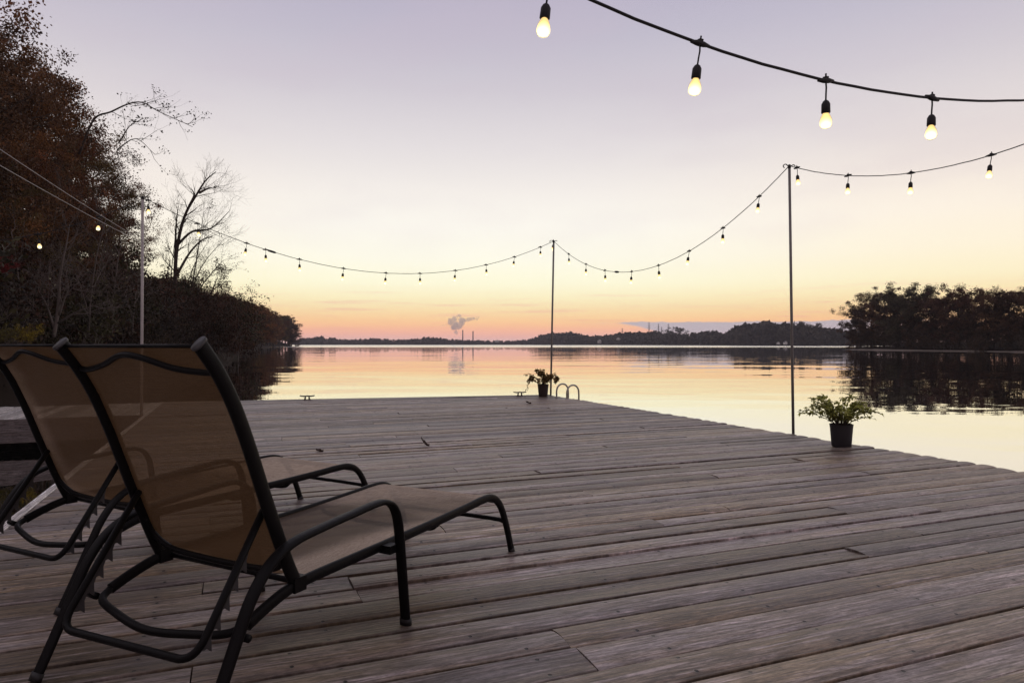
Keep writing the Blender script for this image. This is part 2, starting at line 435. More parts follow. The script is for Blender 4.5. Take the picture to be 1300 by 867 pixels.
# ------------------------------------------------------------------ deck
U2 = Vector((0.9268, 0.3755)); V2 = Vector((0.3755, -0.9268))        # along the boards; from the far end towards the camera
FR = Vector((0.77, 14.11)); WD = 7.21; T0 = -1.02; T1 = 16.2
def dk(s, t, z=0.0):
    q = FR + U2 * (s - WD) + V2 * t
    return Vector((q.x, q.y, z))
rng = random.Random(4)

def planks(name, mat, rows, parent=None, thick=0.032, cup=True):
    """rows: list of (p0, p1, q0, q1, board id) corner points (far pair p, near pair q) of flat planks; one mesh"""
    V = []; Fc = []; UV = []; T = []
    for (p0, p1, q0, q1) in rows:
        tone = rng.random(); dz0 = rng.uniform(-.003, .003); dz1 = rng.uniform(-.003, .003); cu = rng.choice([1, 1, 1, 1, -.5]) * rng.uniform(.003, .008) if cup else 0
        tw = rng.uniform(-.009, .009)
        w = ((q0 - p0) - (p1 - p0).normalized() * (q0 - p0).dot((p1 - p0).normalized())).length
        L = (p1 - p0).length
        prof = [(0, -thick), (0, -.004), (.0025 / w, -.0012), (.010 / w, -.0002), (.16, cu * .54), (.32, cu * .87), (.5, cu), (.68, cu * .87), (.84, cu * .54), (1 - .010 / w, -.0002), (1 - .0025 / w, -.0012), (1, -.004), (1, -thick)]
        ns = max(2, int(L / 0.7) + 1); b = len(V)
        for i in range(ns):
            a = i / (ns - 1)
            P = p0.lerp(p1, a); Q = q0.lerp(q1, a); wv = rng.uniform(-.0008, .0008)
            for (k, z) in prof:
                X = P.lerp(Q, k); V.append((X.x, X.y, X.z + z + dz0 * (1 - a) + dz1 * a + wv + tw * (k - .5)))
                UV.append((a * L, (k - .5) * w))
        m = len(prof)
        for i in range(ns - 1):
            for k in range(m - 1):
                Fc.append((b + i * m + k, b + i * m + k + 1, b + (i + 1) * m + k + 1, b + (i + 1) * m + k)); T.append(tone)
        Fc.append(tuple(b + k for k in range(m - 1, -1, -1))); T.append(tone)
        Fc.append(tuple(b + (ns - 1) * m + k for k in range(m))); T.append(tone)
    me = bpy.data.meshes.new(name); me.from_pydata(V, [], Fc); me.materials.append(mat)
    lay = me.uv_layers.new(name='plank')
    vi = np.empty(len(me.loops), dtype=np.int32); me.loops.foreach_get('vertex_index', vi)
    lay.data.foreach_set('uv', np.array(UV)[vi].ravel())
    at_ = me.attributes.new('tone', 'FLOAT', 'FACE'); at_.data.foreach_set('value', T)
    bm = bmesh.new(); bm.from_mesh(me); bmesh.ops.recalc_face_normals(bm, faces=bm.faces); bm.to_mesh(me); bm.free()
    return link(bpy.data.objects.new(name, me), parent)

rows = []; pitch = 0.172; gap = 0.0125; t = T0; ri = 0
joist = 0.61
while t < T1:
    ta, tb = t, t + pitch - gap * rng.uniform(0.6, 1.5)
    def send(tt):
        return WD if tt >= 0 else max(0.3, WD * (1 + tt / 1.02)) - 0.02
    js = []; k0 = rng.choice([3, 5, 6, 4, 7, 8]); 
    base = [3.5, 1.07, 5.94, 2.29, 4.72][ri % 5] + joist * rng.choice([-1, 0, 0, 0, 1])
    ends = sorted({0.0, *[x for x in (base, base + joist * rng.choice([6, 8]), base - joist * rng.choice([6, 8])) if 0.7 < x < WD - 0.7]})
    ends.append(None)
    for a, b in zip(ends[:-1], ends[1:]):
        s0 = a + (0.0025 if a > 0 else 0.0)
        jt = rng.uniform(0, .010)
        s1a = send(ta) + jt if b is None else min(b, send(ta)) - 0.0025
        s1b = send(tb) + jt if b is None else min(b, send(tb)) - 0.0025
        if min(s1a, s1b) - s0 < 0.1: continue
        rows.append((dk(s0, ta), dk(s1a, ta), dk(s0, tb), dk(s1b, tb)))
    t += pitch; ri += 1
deck = planks('deck', M['deck'], rows)
tag(deck, kind='structure')

mb = MB()
for k in range(13):
    s = 0.05 + k * 0.6
    a0, a1 = dk(s, 0.1, -0.1), dk(s, T1, -0.1)
    d = (a1 - a0).normalized(); n = Vector((-d.y, d.x, 0)) * 0.02
    vs = [a0 - n, a0 + n, a1 + n, a1 - n]
    lo = [v + Vector((0, 0, 0.062)) for v in vs]; hi = [v - Vector((0, 0, 0.12)) for v in vs]
    mb.add(lo + hi, [(0, 1, 2, 3), (7, 6, 5, 4), (0, 4, 5, 1), (1, 5, 6, 2), (2, 6, 7, 3), (3, 7, 4, 0)], False)
mb.build('joist', M['bark'], deck)
# vertical skirt boards just outside the three visible edges
def skirt(name, mat, a, b, z0, z1, th, parent=None):
    d = (b - a).normalized(); n = Vector((-d.y, d.x, 0))
    V = []; Fc = []; UV = []
    L = (b - a).length
    for (p, u) in ((a, 0), (b, L)):
        for off, z in ((0, z0), (0, z1), (th, z1), (th, z0)):
            q = p + n * off; V.append((q.x, q.y, z)); UV.append((u, z - (z0 + z1) / 2 + off))
    Fc = [(0, 1, 5, 4), (1, 2, 6, 5), (2, 3, 7, 6), (3, 0, 4, 7), (3, 2, 1, 0), (4, 5, 6, 7)]
    me = bpy.data.meshes.new(name); me.from_pydata(V, [], Fc); me.materials.append(mat)
    lay = me.uv_layers.new(name='plank')
    for lp in me.loops: lay.data[lp.index].uv = UV[lp.vertex_index]
    at_ = me.attributes.new('tone', 'FLOAT', 'FACE'); at_.data.foreach_set('value', [rng.random()] * 6)
    bm = bmesh.new(); bm.from_mesh(me); bmesh.ops.recalc_face_normals(bm, faces=bm.faces)
    bmesh.ops.bevel(bm, geom=list(bm.edges), offset=0.004, segments=1, affect='EDGES')
    bm.to_mesh(me); bm.free()
    return link(bpy.data.objects.new(name, me), parent)
skirt('skirt_board', M['fascia'], dk(WD + .006, T1), dk(WD + .006, -0.03), -0.34, -0.038, -0.035, deck)
skirt('skirt_board', M['fascia'], dk(WD + .03, -0.035), dk(-0.05, T0 - 0.05), -0.34, 0.004, -0.04, deck)
# pale bumper strip along the left edge
skirt('edge_strip', M['white_wood'], dk(-0.008, T0), dk(-0.008, T1), -0.06, 0.006, -0.055, deck)
skirt('skirt_board', M['fascia'], dk(-0.012, T0), dk(-0.012, T1), -0.34, -0.064, -0.04, deck)

# ------------------------------------------------------------------ walkway to the bank
wr = []; s = -0.07; wt0, wt1 = T0 + 0.02, T0 + 0.02 + 2.35
while s > -9.0:
    wr.append((dk(s, wt0), dk(s, wt1), dk(s - 0.139, wt0), dk(s - 0.139, wt1))); s -= 0.145
walk = planks('walkway', M['white_wood'], wr, cup=False)
tag(walk, kind='structure')
skirt('skirt_board', M['fascia'], dk(-0.07, wt1 + 0.006), dk(-9, wt1 + 0.006), -0.33, 0.003, -0.035, walk)
skirt('skirt_board', M['fascia'], dk(-0.07, wt0 - 0.006), dk(-9, wt0 - 0.006), -0.33, 0.003, 0.035, walk)

# ------------------------------------------------------------------ lounge chairs
def make_chair():
    root = empty('lounge_chair')
    w, zp, zk, L, B, be = 0.644, 0.30, 0.317, 1.29, 0.825, 0.421
    X = lambda a, s, z: Vector((-s, a, z))           # a: towards the foot, s: to the left, z: up
    sb, cb = math.sin(be), math.cos(be)
    bp = lambda q, s, off=0.0: X(-q * sb + off * cb, s, zp + q * cb + off * sb)   # q up the backrest
    side = (1, 0, 0)
    # main frame: both side rails, the curved rear crossbar, the foot legs
    rail = [(-.19, .235), (-.12, .262), (-.03, .288), (.06, .297), (.3, .301), (.7, .307), (1.02, .316), (1.17, .322), (1.26, .316), (1.325, .283), (1.375, .222), (1.425, .12), (1.47, 0.0)]
    for s in (0, w):
        mb = MB(); mb.sweep(smooth_path([X(a, s, z) for a, z in rail], 6), side, .0125, .018)
        sr = mb.build('side_rail', M['frame'], root)
        mb = MB(); mb.sweep([X(1.471, s, 0), X(1.462, s, .025)], side, .0145, .019); mb.build('foot_cap', M['rubber'], sr)
    mb = MB()
    mb.tube(smooth_path([X(-.19, 0, .235), X(-.235, .03, .222), X(-.262, .12, .212), X(-.285, w / 2, .196), X(-.262, w - .12, .212), X(-.235, w - .03, .222), X(-.19, w, .235)], 7), .0125, 10)
    mb.build('rear_crossbar', M['frame'], root)
    for s in (-.06, w):                             # short stubs that tie the bar to the rear legs
        mb = MB(); mb.tube([X(-.235, s, .225), X(-.23, s + .06, .224)], .0115, 8); mb.build('stub', M['frame'], root)
    mb = MB(); mb.tube(smooth_path([X(1.385, 0.0, .175), X(1.375, .05, .185), X(1.37, w / 2, .188), X(1.375, w - .05, .185), X(1.385, w, .175)], 5), .011, 8); mb.build('cross_tube', M['frame'], root); mb = MB()
    mb.tube(smooth_path([X(.80, 0, .296), X(.80, .06, .272), X(.80, w / 2, .262), X(.80, w - .06, .272), X(.80, w, .296)], 5), .010, 8); mb.build('cross_tube', M['frame'], root); mb = MB()
    mb.tube([X(1.30, .01, .292), X(1.30, w - .01, .292)], .010, 8); mb.build('cross_tube', M['frame'], root); mb = MB()
    mb.tube([X(.03, 0, .29), X(.03, w, .29)], .010, 8)
    mb.build('cross_tube', M['frame'], root)
    # arm loops: rear leg, arm rest and front leg are one bent flat tube each
    arm = [(-.392, 0.0), (-.325, .135), (-.275, .24), (-.226, .335), (-.16, .41), (-.07, .452), (.06, .468), (.2, .479), (.31, .487), (.37, .484), (.415, .462), (.443, .415), (.458, .34), (.475, .2), (.498, 0.0)]
    for s in (-.06, w + .06):
        mb = MB(); mb.sweep(smooth_path([X(a, s, z) for a, z in arm], 6), side, .021, .0105)
        ar = mb.build('arm_leg', M['frame'], root, 50)
        q = .035 if s < 0 else -.035
        lg = MB(); lg.box(-(s + q), .44, .296, .052, .05, .03); lg.build('lug', M['frame'], ar)
        for a in (-.392, .498):
            fb = MB(); d = .05 if a < 0 else -.01
            fb.sweep([X(a, s, .0), X(a + (.011 if a < 0 else -.002), s, .024)], side, .0245, .0135)
            fb.build('foot_cap', M['rubber'], ar)
    # backrest frame
    for s in (0, w):
        mb = MB(); mb.sweep(smooth_path([bp(.0, s), bp(.1, s, -.002), bp(.3, s, .006), bp(.5, s, .018), bp(.64, s, .019), bp(.74, s, .008), bp(B, s, -.012)], 5), side, .0135, .022)
        po = mb.build('back_post', M['frame'], root, 50)
        mb = MB(); mb.box(-s, .006, zp - .004, .034, .05, .046); mb.build('hinge_block', M['frame'], po)
        cp = MB(); cp.sweep([bp(B, s, -.012), bp(B + .008, s, -.015)], side, .0155, .0255); cp.build('end_cap', M['plate'], po)
    mb = MB()                                       # bowed top tube, straight lower tube with rounded corners
    mb.tube(smooth_path([bp(.735, 0, .008), bp(.732, .05, .006), bp(.75, .16, -.006), bp(.79, w * .42, -.02), bp(.795, w * .55, -.02), bp(.755, w - .16, -.006), bp(.732, w - .05, .006), bp(.735, w, .008)], 6), .0095, 8); mb.build('back_tube', M['frame'], root); mb = MB()
    mb.tube(smooth_path([bp(.16, .004, -.004), bp(.1, .012, -.004), bp(.055, .05, -.004), bp(.036, .13, -.004), bp(.03, w / 2, -.004), bp(.036, w - .13, -.004), bp(.055, w - .05, -.004), bp(.1, w - .012, -.004), bp(.16, w - .004, -.004)], 5), .011, 8)
    mb.build('back_tube', M['frame'], root)
    # U-shaped prop with toothed plates that hook on the crossbar
    mb = MB()
    p0, p1 = (-.105, .548), (-.345, .185)
    for s in (0.035, w - .035): pass
    pr = fillet([X(p0[0], .026, p0[1]), X(p1[0], .026, p1[1]), X(p1[0] - .02, w - .026, p1[1] - .012), X(p0[0], w - .026, p0[1])], .07, 8)
    mb.tube(pr, .0115, 10)
    prop = mb.build('prop_bar', M['frame'], root)
    for s in (.026, w - .026):
        mb = MB()
        d = Vector((p1[0] - p0[0], p1[1] - p0[1])).normalized(); nn = Vector((-d.y, d.x))    # nn: forward-down side
        if nn.x < 0: nn = -nn
        Lp = math.hypot(p1[0] - p0[0], p1[1] - p0[1])
        out = []; qs = .30; n_t = 5; tl = (Lp * .93 - Lp * qs) / n_t
        for k in range(n_t):
            q0 = Lp * qs + tl * k
            out += [(q0, .014), (q0 + tl * .28, .017), (q0 + tl * .72, .034), (q0 + tl * .86, .039), (q0 + tl * .8, .02), (q0 + tl * .92, .013)]
        poly = [(Lp * qs, .0)] + out + [(Lp * .93, .0)]
        pt = lambda q, h, e: X(p0[0] + d.x * q + nn.x * h, s + e, p0[1] + d.y * q + nn.y * h)
        k = len(poly); vs = [pt(q, h, -.004) for q, h in poly] + [pt(q, h, .004) for q, h in poly]
        fs = [tuple(range(k)), tuple(range(2 * k - 1, k - 1, -1))] + [(i, i + k, (i + 1) % k + k, (i + 1) % k) for i in range(k)]
        mb.add(vs, fs, False)
        mb.build('toothed_plate', M['plate'], prop, 30)
    # slings
    def sheet(name, fn, na, ns, par):
        mb = MB(); vs = []; fs = []
        for i in range(na + 1):
            for j in range(ns + 1):
                vs.append(fn(i / na, j / ns))
        for i in range(na):
            for j in range(ns):
                a = i * (ns + 1) + j; fs.append((a, a + 1, a + ns + 2, a + ns + 1))
        mb.add(vs, fs); return mb.build(name, M['sling'], par)
    top = [(.0, -.002), (.1, -.004), (.3, .006), (.5, .018), (.64, .019), (.74, .008), (B, -.012)]
    def offs(q):
        for (a, x), (b, y) in zip(top, top[1:]):
            if q <= b: return x + (y - x) * (q - a) / (b - a)
        return top[-1][1]
    def back_fn(u, v):
        lo = .035 + .09 * abs(2 * v - 1) ** 6
        q = lo + (B - .006 - lo) * u
        sag = -.022 * math.sin(math.pi * v) * (math.sin(math.pi * min(1, u * 1.02)) ** .6 if 0 < u < .98 else 0)
        return bp(q, .004 + (w - .008) * v, offs(q) + sag + .004)
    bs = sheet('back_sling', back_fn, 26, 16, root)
    hm = MB(); hm.tube([back_fn(1, 0), back_fn(1, .25), back_fn(1, .5), back_fn(1, .75), back_fn(1, 1)], .0055, 8)
    hm.build('hem', M['frame'], bs)
    rl = smooth_path([(a, z, 0) for a, z in rail[3:10]], 8)
    def rail_z(a):
        for p, q in zip(rl, rl[1:]):
            if p.x <= a <= q.x: return p.y + (q.y - p.y) * (a - p.x) / (q.x - p.x)
        return rl[-1].y if a > rl[-1].x else rl[0].y
    def seat_fn(u, v):
        a = .065 + (1.315 - .065) * u
        e = math.sin(math.pi * v)
        xx = max(0, min(1, (a - .065) / .735))
        if a < .80: sag = -.085 * xx ** .28 * (1 - xx) ** .85 * e
        else: sag = .009 * math.sin(math.pi * (a - .80) / .515) * e
        sag -= .004 * e
        return X(a, .004 + (w - .008) * v, rail_z(a) + .006 + sag)
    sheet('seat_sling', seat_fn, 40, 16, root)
    return root

ch1 = make_chair()
ch1.location = (-0.682, 2.153, 0); ch1.rotation_euler = (0, 0, -0.481)
tag(ch1, 'nearer brown sling lounge chair with black frame, its arm and legs in full view', 'lounge chair', 'lounge chairs on the deck')
ch2 = copy_tree(ch1)
ch2.location = (-1.615, 3.023, 0); ch2.rotation_euler = (0, 0, -0.53)
tag(ch2, 'brown sling lounge chair half hidden behind the nearer one at the left edge', 'lounge chair', 'lounge chairs on the deck')

# ------------------------------------------------------------------ poles, light strings
def make_pole(x, y, ztop, label, lean=(0, 0), r=.021, z0=-.3, mat='pole'):
    root = empty('light_pole', (x, y, z0))
    mb = MB(); mb.tube([(0, 0, 0), (lean[0] * .5, lean[1] * .5, (ztop - z0) * .5), (lean[0], lean[1], ztop - z0)], [r, r * .97, r * .93], 12)
    mb.build('post', M[mat], root)
    mb = MB(); T = Vector((lean[0], lean[1], ztop - z0))
    mb.lathe([(r * 1.1, -.03), (r * 1.15, 0), (r * .8, .012), (.004, .016)], 12, T)
    mb.tube(smooth_path([T + Vector((0, 0, -.02)), T + Vector((-.05, -.02, .012)), T + Vector((-.085, -.03, -.01)), T + Vector((-.07, -.03, -.035))], 4), .006, 6)
    mb.tube(smooth_path([T + Vector((0, 0, -.02)), T + Vector((.05, .01, .012)), T + Vector((.075, .01, -.004))], 4), .006, 6)
    mb.build('hook', M['rubber'], root)
    mb = MB(); mb.box(0, 0, .12, .07, .07, .17)
    mb.build('bracket', M['cleat'], root)
    tag(root, label, 'pole', 'string light poles')
    return Vector((x + lean[0], y + lean[1], ztop))
e_out = 0.06
q = FR + U2 * .05 - V2 * .05
P_corner = make_pole(q.x, q.y, 3.19, 'thin pole behind the flowering pot at the far corner of the deck', (.07, 0), .02)
q = Vector((3.28, 8.05)) + U2 * .05
P_right = make_pole(q.x, q.y, 3.16, 'thin dark pole on the right deck edge beside the charcoal planter', (-.045, 0), .0165)
P_left = make_pole(-5.47, 10.08, 3.22, 'pale thin pole at the left deck edge in front of the wooded bank', (.012, 0), .02, mat='pole_lit')
def line_hit(px, A, B):
    """distance along A->B where the photo column px crosses"""
    r = (px - CX) / F; d = (B - A); L = d.length; d = d / L
    return (r * A.y - A.x) / (d.x - r * d.y)
S1A = Vector((0.134, 2.51)); 
t = ((FR - S1A).dot(V2)); 
def edge_t(s):                                     # point where the near string meets a deck edge at board coordinate s
    k = (s - WD - (S1A - FR).dot(U2)); return S1A + U2 * k
q0, q1 = edge_t(-.1), edge_t(WD + .05)
near_nodes = [(699, -22), (760, 2), (895, 57), (1045, 102), (1185, 124), (1300, 127)]
def free_fit(A, B, nodes):
    d = (B - A).normalized(); ts = [line_hit(px, A, B) for px, _ in nodes]
    zs = [HC + (HY - py) / F * (A.y + d.y * t) for t, (_, py) in zip(ts, nodes)]
    return np.polyfit(ts, zs, 2)
near_c = free_fit(q0, q1, near_nodes)
near_f = lambda t: float(np.polyval(near_c, t))
P_nr = make_pole(q1.x, q1.y, near_f((q1 - q0).length), 'string light pole on the right deck edge nearest the viewer', r=.022)
P_nl = make_pole(q0.x, q0.y, near_f(0), 'string light pole on the left deck edge nearest the viewer', r=.022)

# one lamp: clip and drop cord with socket (part), glass bulb (sub-part)
def lamp_meshes():
    a = MB()
    a.box(0, 0, .004, .018, .018, .026); a.tube([(0, 0, .01), (.001, 0, .03)], .004, 6)
    a.tube([(0, 0, 0), (.004, .001, -.03), (.001, 0, -.06), (0, 0, -.088)], .0038, 6)
    a.lathe([(.004, -.082), (.012, -.088), (.0185, -.1), (.0195, -.138), (.0175, -.14)], 14)
    a.tube([(-.045, 0, -.001), (-.015, 0, .0), (.015, 0, .0), (.045, 0, -.001)], [.006, .012, .012, .006], 8)
    s = a.mesh('socket', M['rubber'])
    b = MB()
    b.lathe([(.0145, 0), (.0165, -.007), (.0225, -.018), (.0272, -.032), (.0282, -.044), (.0262, -.055), (.02, -.0645), (.011, -.069), (.001, -.0705)], 18)
    return s, b.mesh('bulb', M['bulb'])
SOCK, BULB = lamp_meshes()

def light_string(A, B, fn, lamps, label, r=.0048, seed=0, plug=None):
    """A, B plan points; fn(t) gives the cable height; lamps: distances along it"""
    rg = random.Random(seed)
    d = (B - A); L = d.length; d = d / L
    P = lambda t: Vector((A.x + d.x * t, A.y + d.y * t, fn(t)))
    root = empty('light_string', P(0))
    o = P(0)
    mb = MB(); n = 70
    pts = [P(L * i / n) - o + Vector((0, 0, rg.uniform(-.0015, .0015) if 0 < i < n else 0)) for i in range(n + 1)]
    mb.tube(pts, r, 6); mb.build('cable', M['rubber'], root)
    if plug is not None:
        mb = MB(); a, b = P(plug - .07) - o, P(plug + .07) - o
        mb.tube([a, a.lerp(b, .15), a.lerp(b, .5), a.lerp(b, .85), b], [.006, .016, .019, .016, .006], 8); mb.build('plug', M['rubber'], root)
    for t in lamps:
        k = link(bpy.data.objects.new('socket', SOCK), root); k.location = P(t) - o
        k.rotation_euler = (rg.uniform(-.13, .13), rg.uniform(-.13, .13), math.atan2(d.y, d.x))
        b = link(bpy.data.objects.new('bulb', BULB), k); b.location = (0, 0, -.138)
    tag(root, label, 'string lights', 'strings of bulbs round the deck')
    return root

def fit_string(A3, B3, nodes):
    """quadratic through both ends, least squares sag over the photo's cable nodes"""
    A, B = Vector((A3.x, A3.y)), Vector((B3.x, B3.y)); L = (B - A).length
    num = den = 0; ts = []
    for px, py in nodes:
        t = line_hit(px, A, B); y = A.y + (B - A).normalized().y * t
        z = HC + (HY - py) / F * y; ts.append(t)
        base = A3.z + (B3.z - A3.z) * t / L; q = t * (L - t)
        num += q * (base - z); den += q * q
    k = num / den
    return A, B, (lambda t: A3.z + (B3.z - A3.z) * t / L - k * t * (L - t)), ts

nd = [(250, 283), (313, 306), (340, 317), (380, 329), (436, 342), (490, 347), (533, 348), (578, 344), (617, 337), (653, 326), (686, 313)]
A, B, fn, ts = fit_string(P_left, P_corner, nd)
lam = [line_hit(p, A, B) for p in (188, 250, 313, 337, 380, 436, 490, 533, 578, 617, 653, 686)]
light_string(A, B, fn, [max(.05, v) for v in lam], 'string of bulbs sagging along the far deck edge from pale pole to corner pole', seed=1, plug=line_hit(345, A, B))
nd = [(722, 329), (744, 340), (768, 347), (802, 345), (836, 334), (875, 314), (918, 285), (964, 244)]
A, B, fn, ts = fit_string(P_corner, P_right, nd)
light_string(A, B, fn, [line_hit(p, A, B) for p in (702.5, 722, 744, 768, 802, 836, 875, 918, 964)], 'string of bulbs dipping low between the corner pole and the dark right pole', seed=2, plug=line_hit(783, A, B))
nd = [(1012, 217), (1077, 225), (1157, 220), (1259, 196), (1300, 181)]
A, B, fn, ts = fit_string(P_right, P_nr, nd)
light_string(A, B, fn, [line_hit(p, A, B) for p in (1012, 1077, 1157, 1259, 1370)], 'string of bulbs from the dark right pole to the right, below the nearest string', seed=3)
A, B, fn = q0, q1, near_f
t0 = line_hit(697, A, B); sp = (line_hit(1184, A, B) - t0) / 3
light_string(A, B, fn, [t0 + sp * k + (.3 if k > 3 else 0) for k in range(-3, 6) if .2 < t0 + sp * k < (B - A).length - .5], 'nearest string of large glowing bulbs hanging across the top right', r=.0062, seed=4)
# the string goes on along the walkway
E2 = Vector((-5.47, 10.08)) - U2 * 5.2
P_walk = make_pole(E2.x, E2.y, 3.25, 'string light pole beside the pale walkway')
Aw, Bw = Vector((P_left.x, P_left.y)), E2
lw_ = [line_hit(126, Aw, Bw), line_hit(48, Aw, Bw)]
light_string(Aw, Bw, lambda t: 3.2 - .62 * t + .1202 * t * t, lw_ + [lw_[1] + .76 * k for k in (1, 2, 3, 4)], 'string of bulbs glowing against the dark wooded bank above the walkway', seed=5)
# two pale cables from the left pole back along the left deck edge
A, B = Vector((P_left.x, P_left.y)), Vector((P_nl.x, P_nl.y))
for k, (dz, ds, lab) in enumerate(((0.0, 0, 'lower of two pale cables crossing the dark trees at left'), (0.085, .03, 'upper of two pale cables crossing the dark trees at left'))):
    L = (B - A).length
    f2 = lambda t: 2.55 + dz * (.24 + t * .11) - .078 * t + .0015 * t * t + .0009 * max(0, t - 6.7) ** 3
    mb = MB(); o = Vector((A.x, A.y, f2(0))); d = (B - A).normalized()
    mb.tube([Vector((d.x * L * i / 40 + .02 * k, d.y * L * i / 40, f2(L * i / 40) - f2(0))) for i in range(41)], .0028, 6)
    c = mb.build('cable', M['rope']); c.location = o
    tag(c, lab, 'cable', 'pale cables along the left deck edge')

# ------------------------------------------------------------------ swim ladder, cleats
root = empty('swim_ladder', dk(WD, .62))
rz = math.atan2(U2.y, U2.x); root.rotation_euler = (0, 0, rz)
for y in (0, -.45):
    mb = MB()
    mb.tube(smooth_path([(-.13, y, 0), (-.13, y, .13), (-.1, y, .215), (-.03, y, .262), (.05, y, .255), (.105, y, .2), (.125, y, .1), (.125, y, -.2), (.125, y, -1.1)], 6), .0165, 12)
    h = mb.build('handrail', M['steel'], root)
    mb = MB(); mb.lathe([(.035, .0), (.035, .008), (.02, .014)], 14, (-.13, y, 0)); mb.build('flange', M['steel'], h)
for z in (-.3, -.58, -.86):
    mb = MB(); mb.box(.125, -.225, z, .09, .43, .025); mb.build('tread', M['steel'], root)
tag(root, 'swim ladder with two looped steel handrails at the far right deck edge', 'ladder')

def cleat(p, rz, label):
    root = empty('dock_cleat', p, rz)
    mb = MB()
    mb.box(0, 0, .006, .13, .05, .012)
    for x in (-.035, .035): mb.tube([(x * 1.15, 0, .008), (x, 0, .05), (x * .9, 0, .066)], [.019, .013, .014], 10)
    mb.build('base', M['cleat'], root)
    mb = MB(); mb.tube(smooth_path([(-.135, 0, .086), (-.1, 0, .078), (-.05, 0, .074), (0, 0, .079), (.05, 0, .074), (.1, 0, .078), (.135, 0, .086)], 4), [.006] + [.012] * 5 + [.0135] * 13 + [.012] * 5 + [.006], 10)
    mb.build('horn', M['cleat'], root)
    tag(root, label, 'cleat', 'dock cleats on the far deck edge')
fe = lambda s, off: dk(s, T0 * (1 - s / WD) + off)
faz = math.atan2((dk(WD, 0) - dk(0, T0)).y, (dk(WD, 0) - dk(0, T0)).x)
def far_at(px, off):
    best = min((abs(fe(s / 100, off).x / fe(s / 100, off).y - (px - CX) / F), s / 100) for s in range(0, 721)); return fe(best[1], off)
cleat(far_at(390, .12), faz, 'dock cleat alone on the far deck edge, left of the middle')
cleat(far_at(660, .12), faz, 'dock cleat just left of the flowering pot on the far deck edge')

# ------------------------------------------------------------------ potted plants
def leaf_verts(p, d, up, L, W, fold=.25, curl=.2):
    d = d.normalized(); s = d.cross(up)
    if s.length < 1e-4: s = d.orthogonal()
    s.normalize(); n = s.cross(d).normalized()
    m = p + d * L * .45 + n * L * .05; e = p + d * L - n * L * curl
    return [p, m - s * W / 2 + n * W * fold, e, m + s * W / 2 + n * W * fold, m], [(0, 4, 1), (4, 2, 1), (0, 3, 4), (4, 3, 2)]

def plant_mesh(seed, nst, reach, height, leafL, leafW, droop=.2, trailing=0, clumps=0):
    rg = random.Random(seed); st = MB(); lf = MB(); tones = []
    for i in range(nst + trailing):
        az = rg.uniform(0, 2 * math.pi); tr = i >= nst
        out = reach * rg.uniform(.35, 1.0); hh = height * rg.uniform(.45, 1.0) * (1 - .35 * (out / reach) ** 2)
        if tr: az = math.pi + rg.uniform(-.5, .5); out = reach * .95; hh = -.03
        a = Vector((math.cos(az), math.sin(az), 0))
        b = a * .04 * rg.random()
        P = smooth_path([b, b + a * out * .3 + Vector((0, 0, max(hh, .12) * .6)), b + a * out * .7 + Vector((0, 0, hh * 1.0 if not tr else .1)), b + a * out + Vector((0, 0, hh * (1.0 - droop * rg.random()) if not tr else -.1 - .08 * rg.random()))], 5)
        st.tube(P, [.0035 * (1 - .7 * k / len(P)) for k in range(len(P))], 5)
        for k in range(3, len(P)):
            if rg.random() < .1: continue
            for _ in range(rg.choice([1, 2, 2]) if not tr else 1):
                d = (P[k] - P[k - 1]).normalized() + Vector((rg.uniform(-1, 1), rg.uniform(-1, 1), rg.uniform(-.5, .9)))
                vs, fs = leaf_verts(P[k], d, Vector((rg.uniform(-.4, .4), rg.uniform(-.4, .4), 1)), leafL * rg.uniform(.6, 1.15), leafW * rg.uniform(.7, 1.15))
                lf.add(vs, fs, False); tones += [rg.random()] * len(vs)
        if clumps and rg.random() < clumps and not tr:      # flower heads: tight clumps of short petals
            for _ in range(26):
                d = Vector((rg.gauss(0, 1), rg.gauss(0, 1), rg.gauss(0.3, 1))).normalized()
                vs, fs = leaf_verts(P[-1] + d * .02 * rg.random(), d, Vector((rg.uniform(-1, 1), rg.uniform(-1, 1), .5)), leafL * .9, leafW * 1.0)
                lf.add(vs, fs, False); tones += [rg.random() * .5] * len(vs)
    return st, lf, tones

def potted_plant(p, pot_prof, zs, potmat, label, color, seed, **kw):
    root = empty('potted_plant', p)
    mb = MB(); mb.lathe(pot_prof, 32); mb.build('pot', potmat, root, 40)
    mb = MB(); r = pot_prof[-1][0]; mb.lathe([(.001, zs + .012), (r * .5, zs + .008), (r * .97, zs)], 20); mb.build('soil', M['soil'], root)
    st, lf, tn = plant_mesh(seed, **kw)
    pl = st.build('stem', M['bark'], root); pl.location = (0, 0, zs)
    fo = lf.build('foliage', M['leaf'], root); fo.location = (0, 0, zs); fo.color = (*color, 1)
    a = fo.data.attributes.new('tone', 'FLOAT', 'POINT'); a.data.foreach_set('value', tn)
    tag(root, label, 'potted plant', 'potted plants on the deck edge')
    return root
y2 = 7.0
pp = at(1068, 437 + F * HC / y2, y2)
potted_plant((pp.x, pp.y, 0.001), [(.08, 0), (.088, .002), (.094, .012), (.108, .19), (.113, .226), (.115, .231), (.107, .231), (.102, .195)], .195, M['pot'],
             'charcoal round pot with a sprawling green leafy plant on the right deck edge', (.36, .38, .10), 5, nst=50, reach=.40, height=.33, leafL=.056, leafW=.035, droop=.02, trailing=0)
y1 = 13.75
pp = at(689.5, 437 + F * HC / y1, y1)
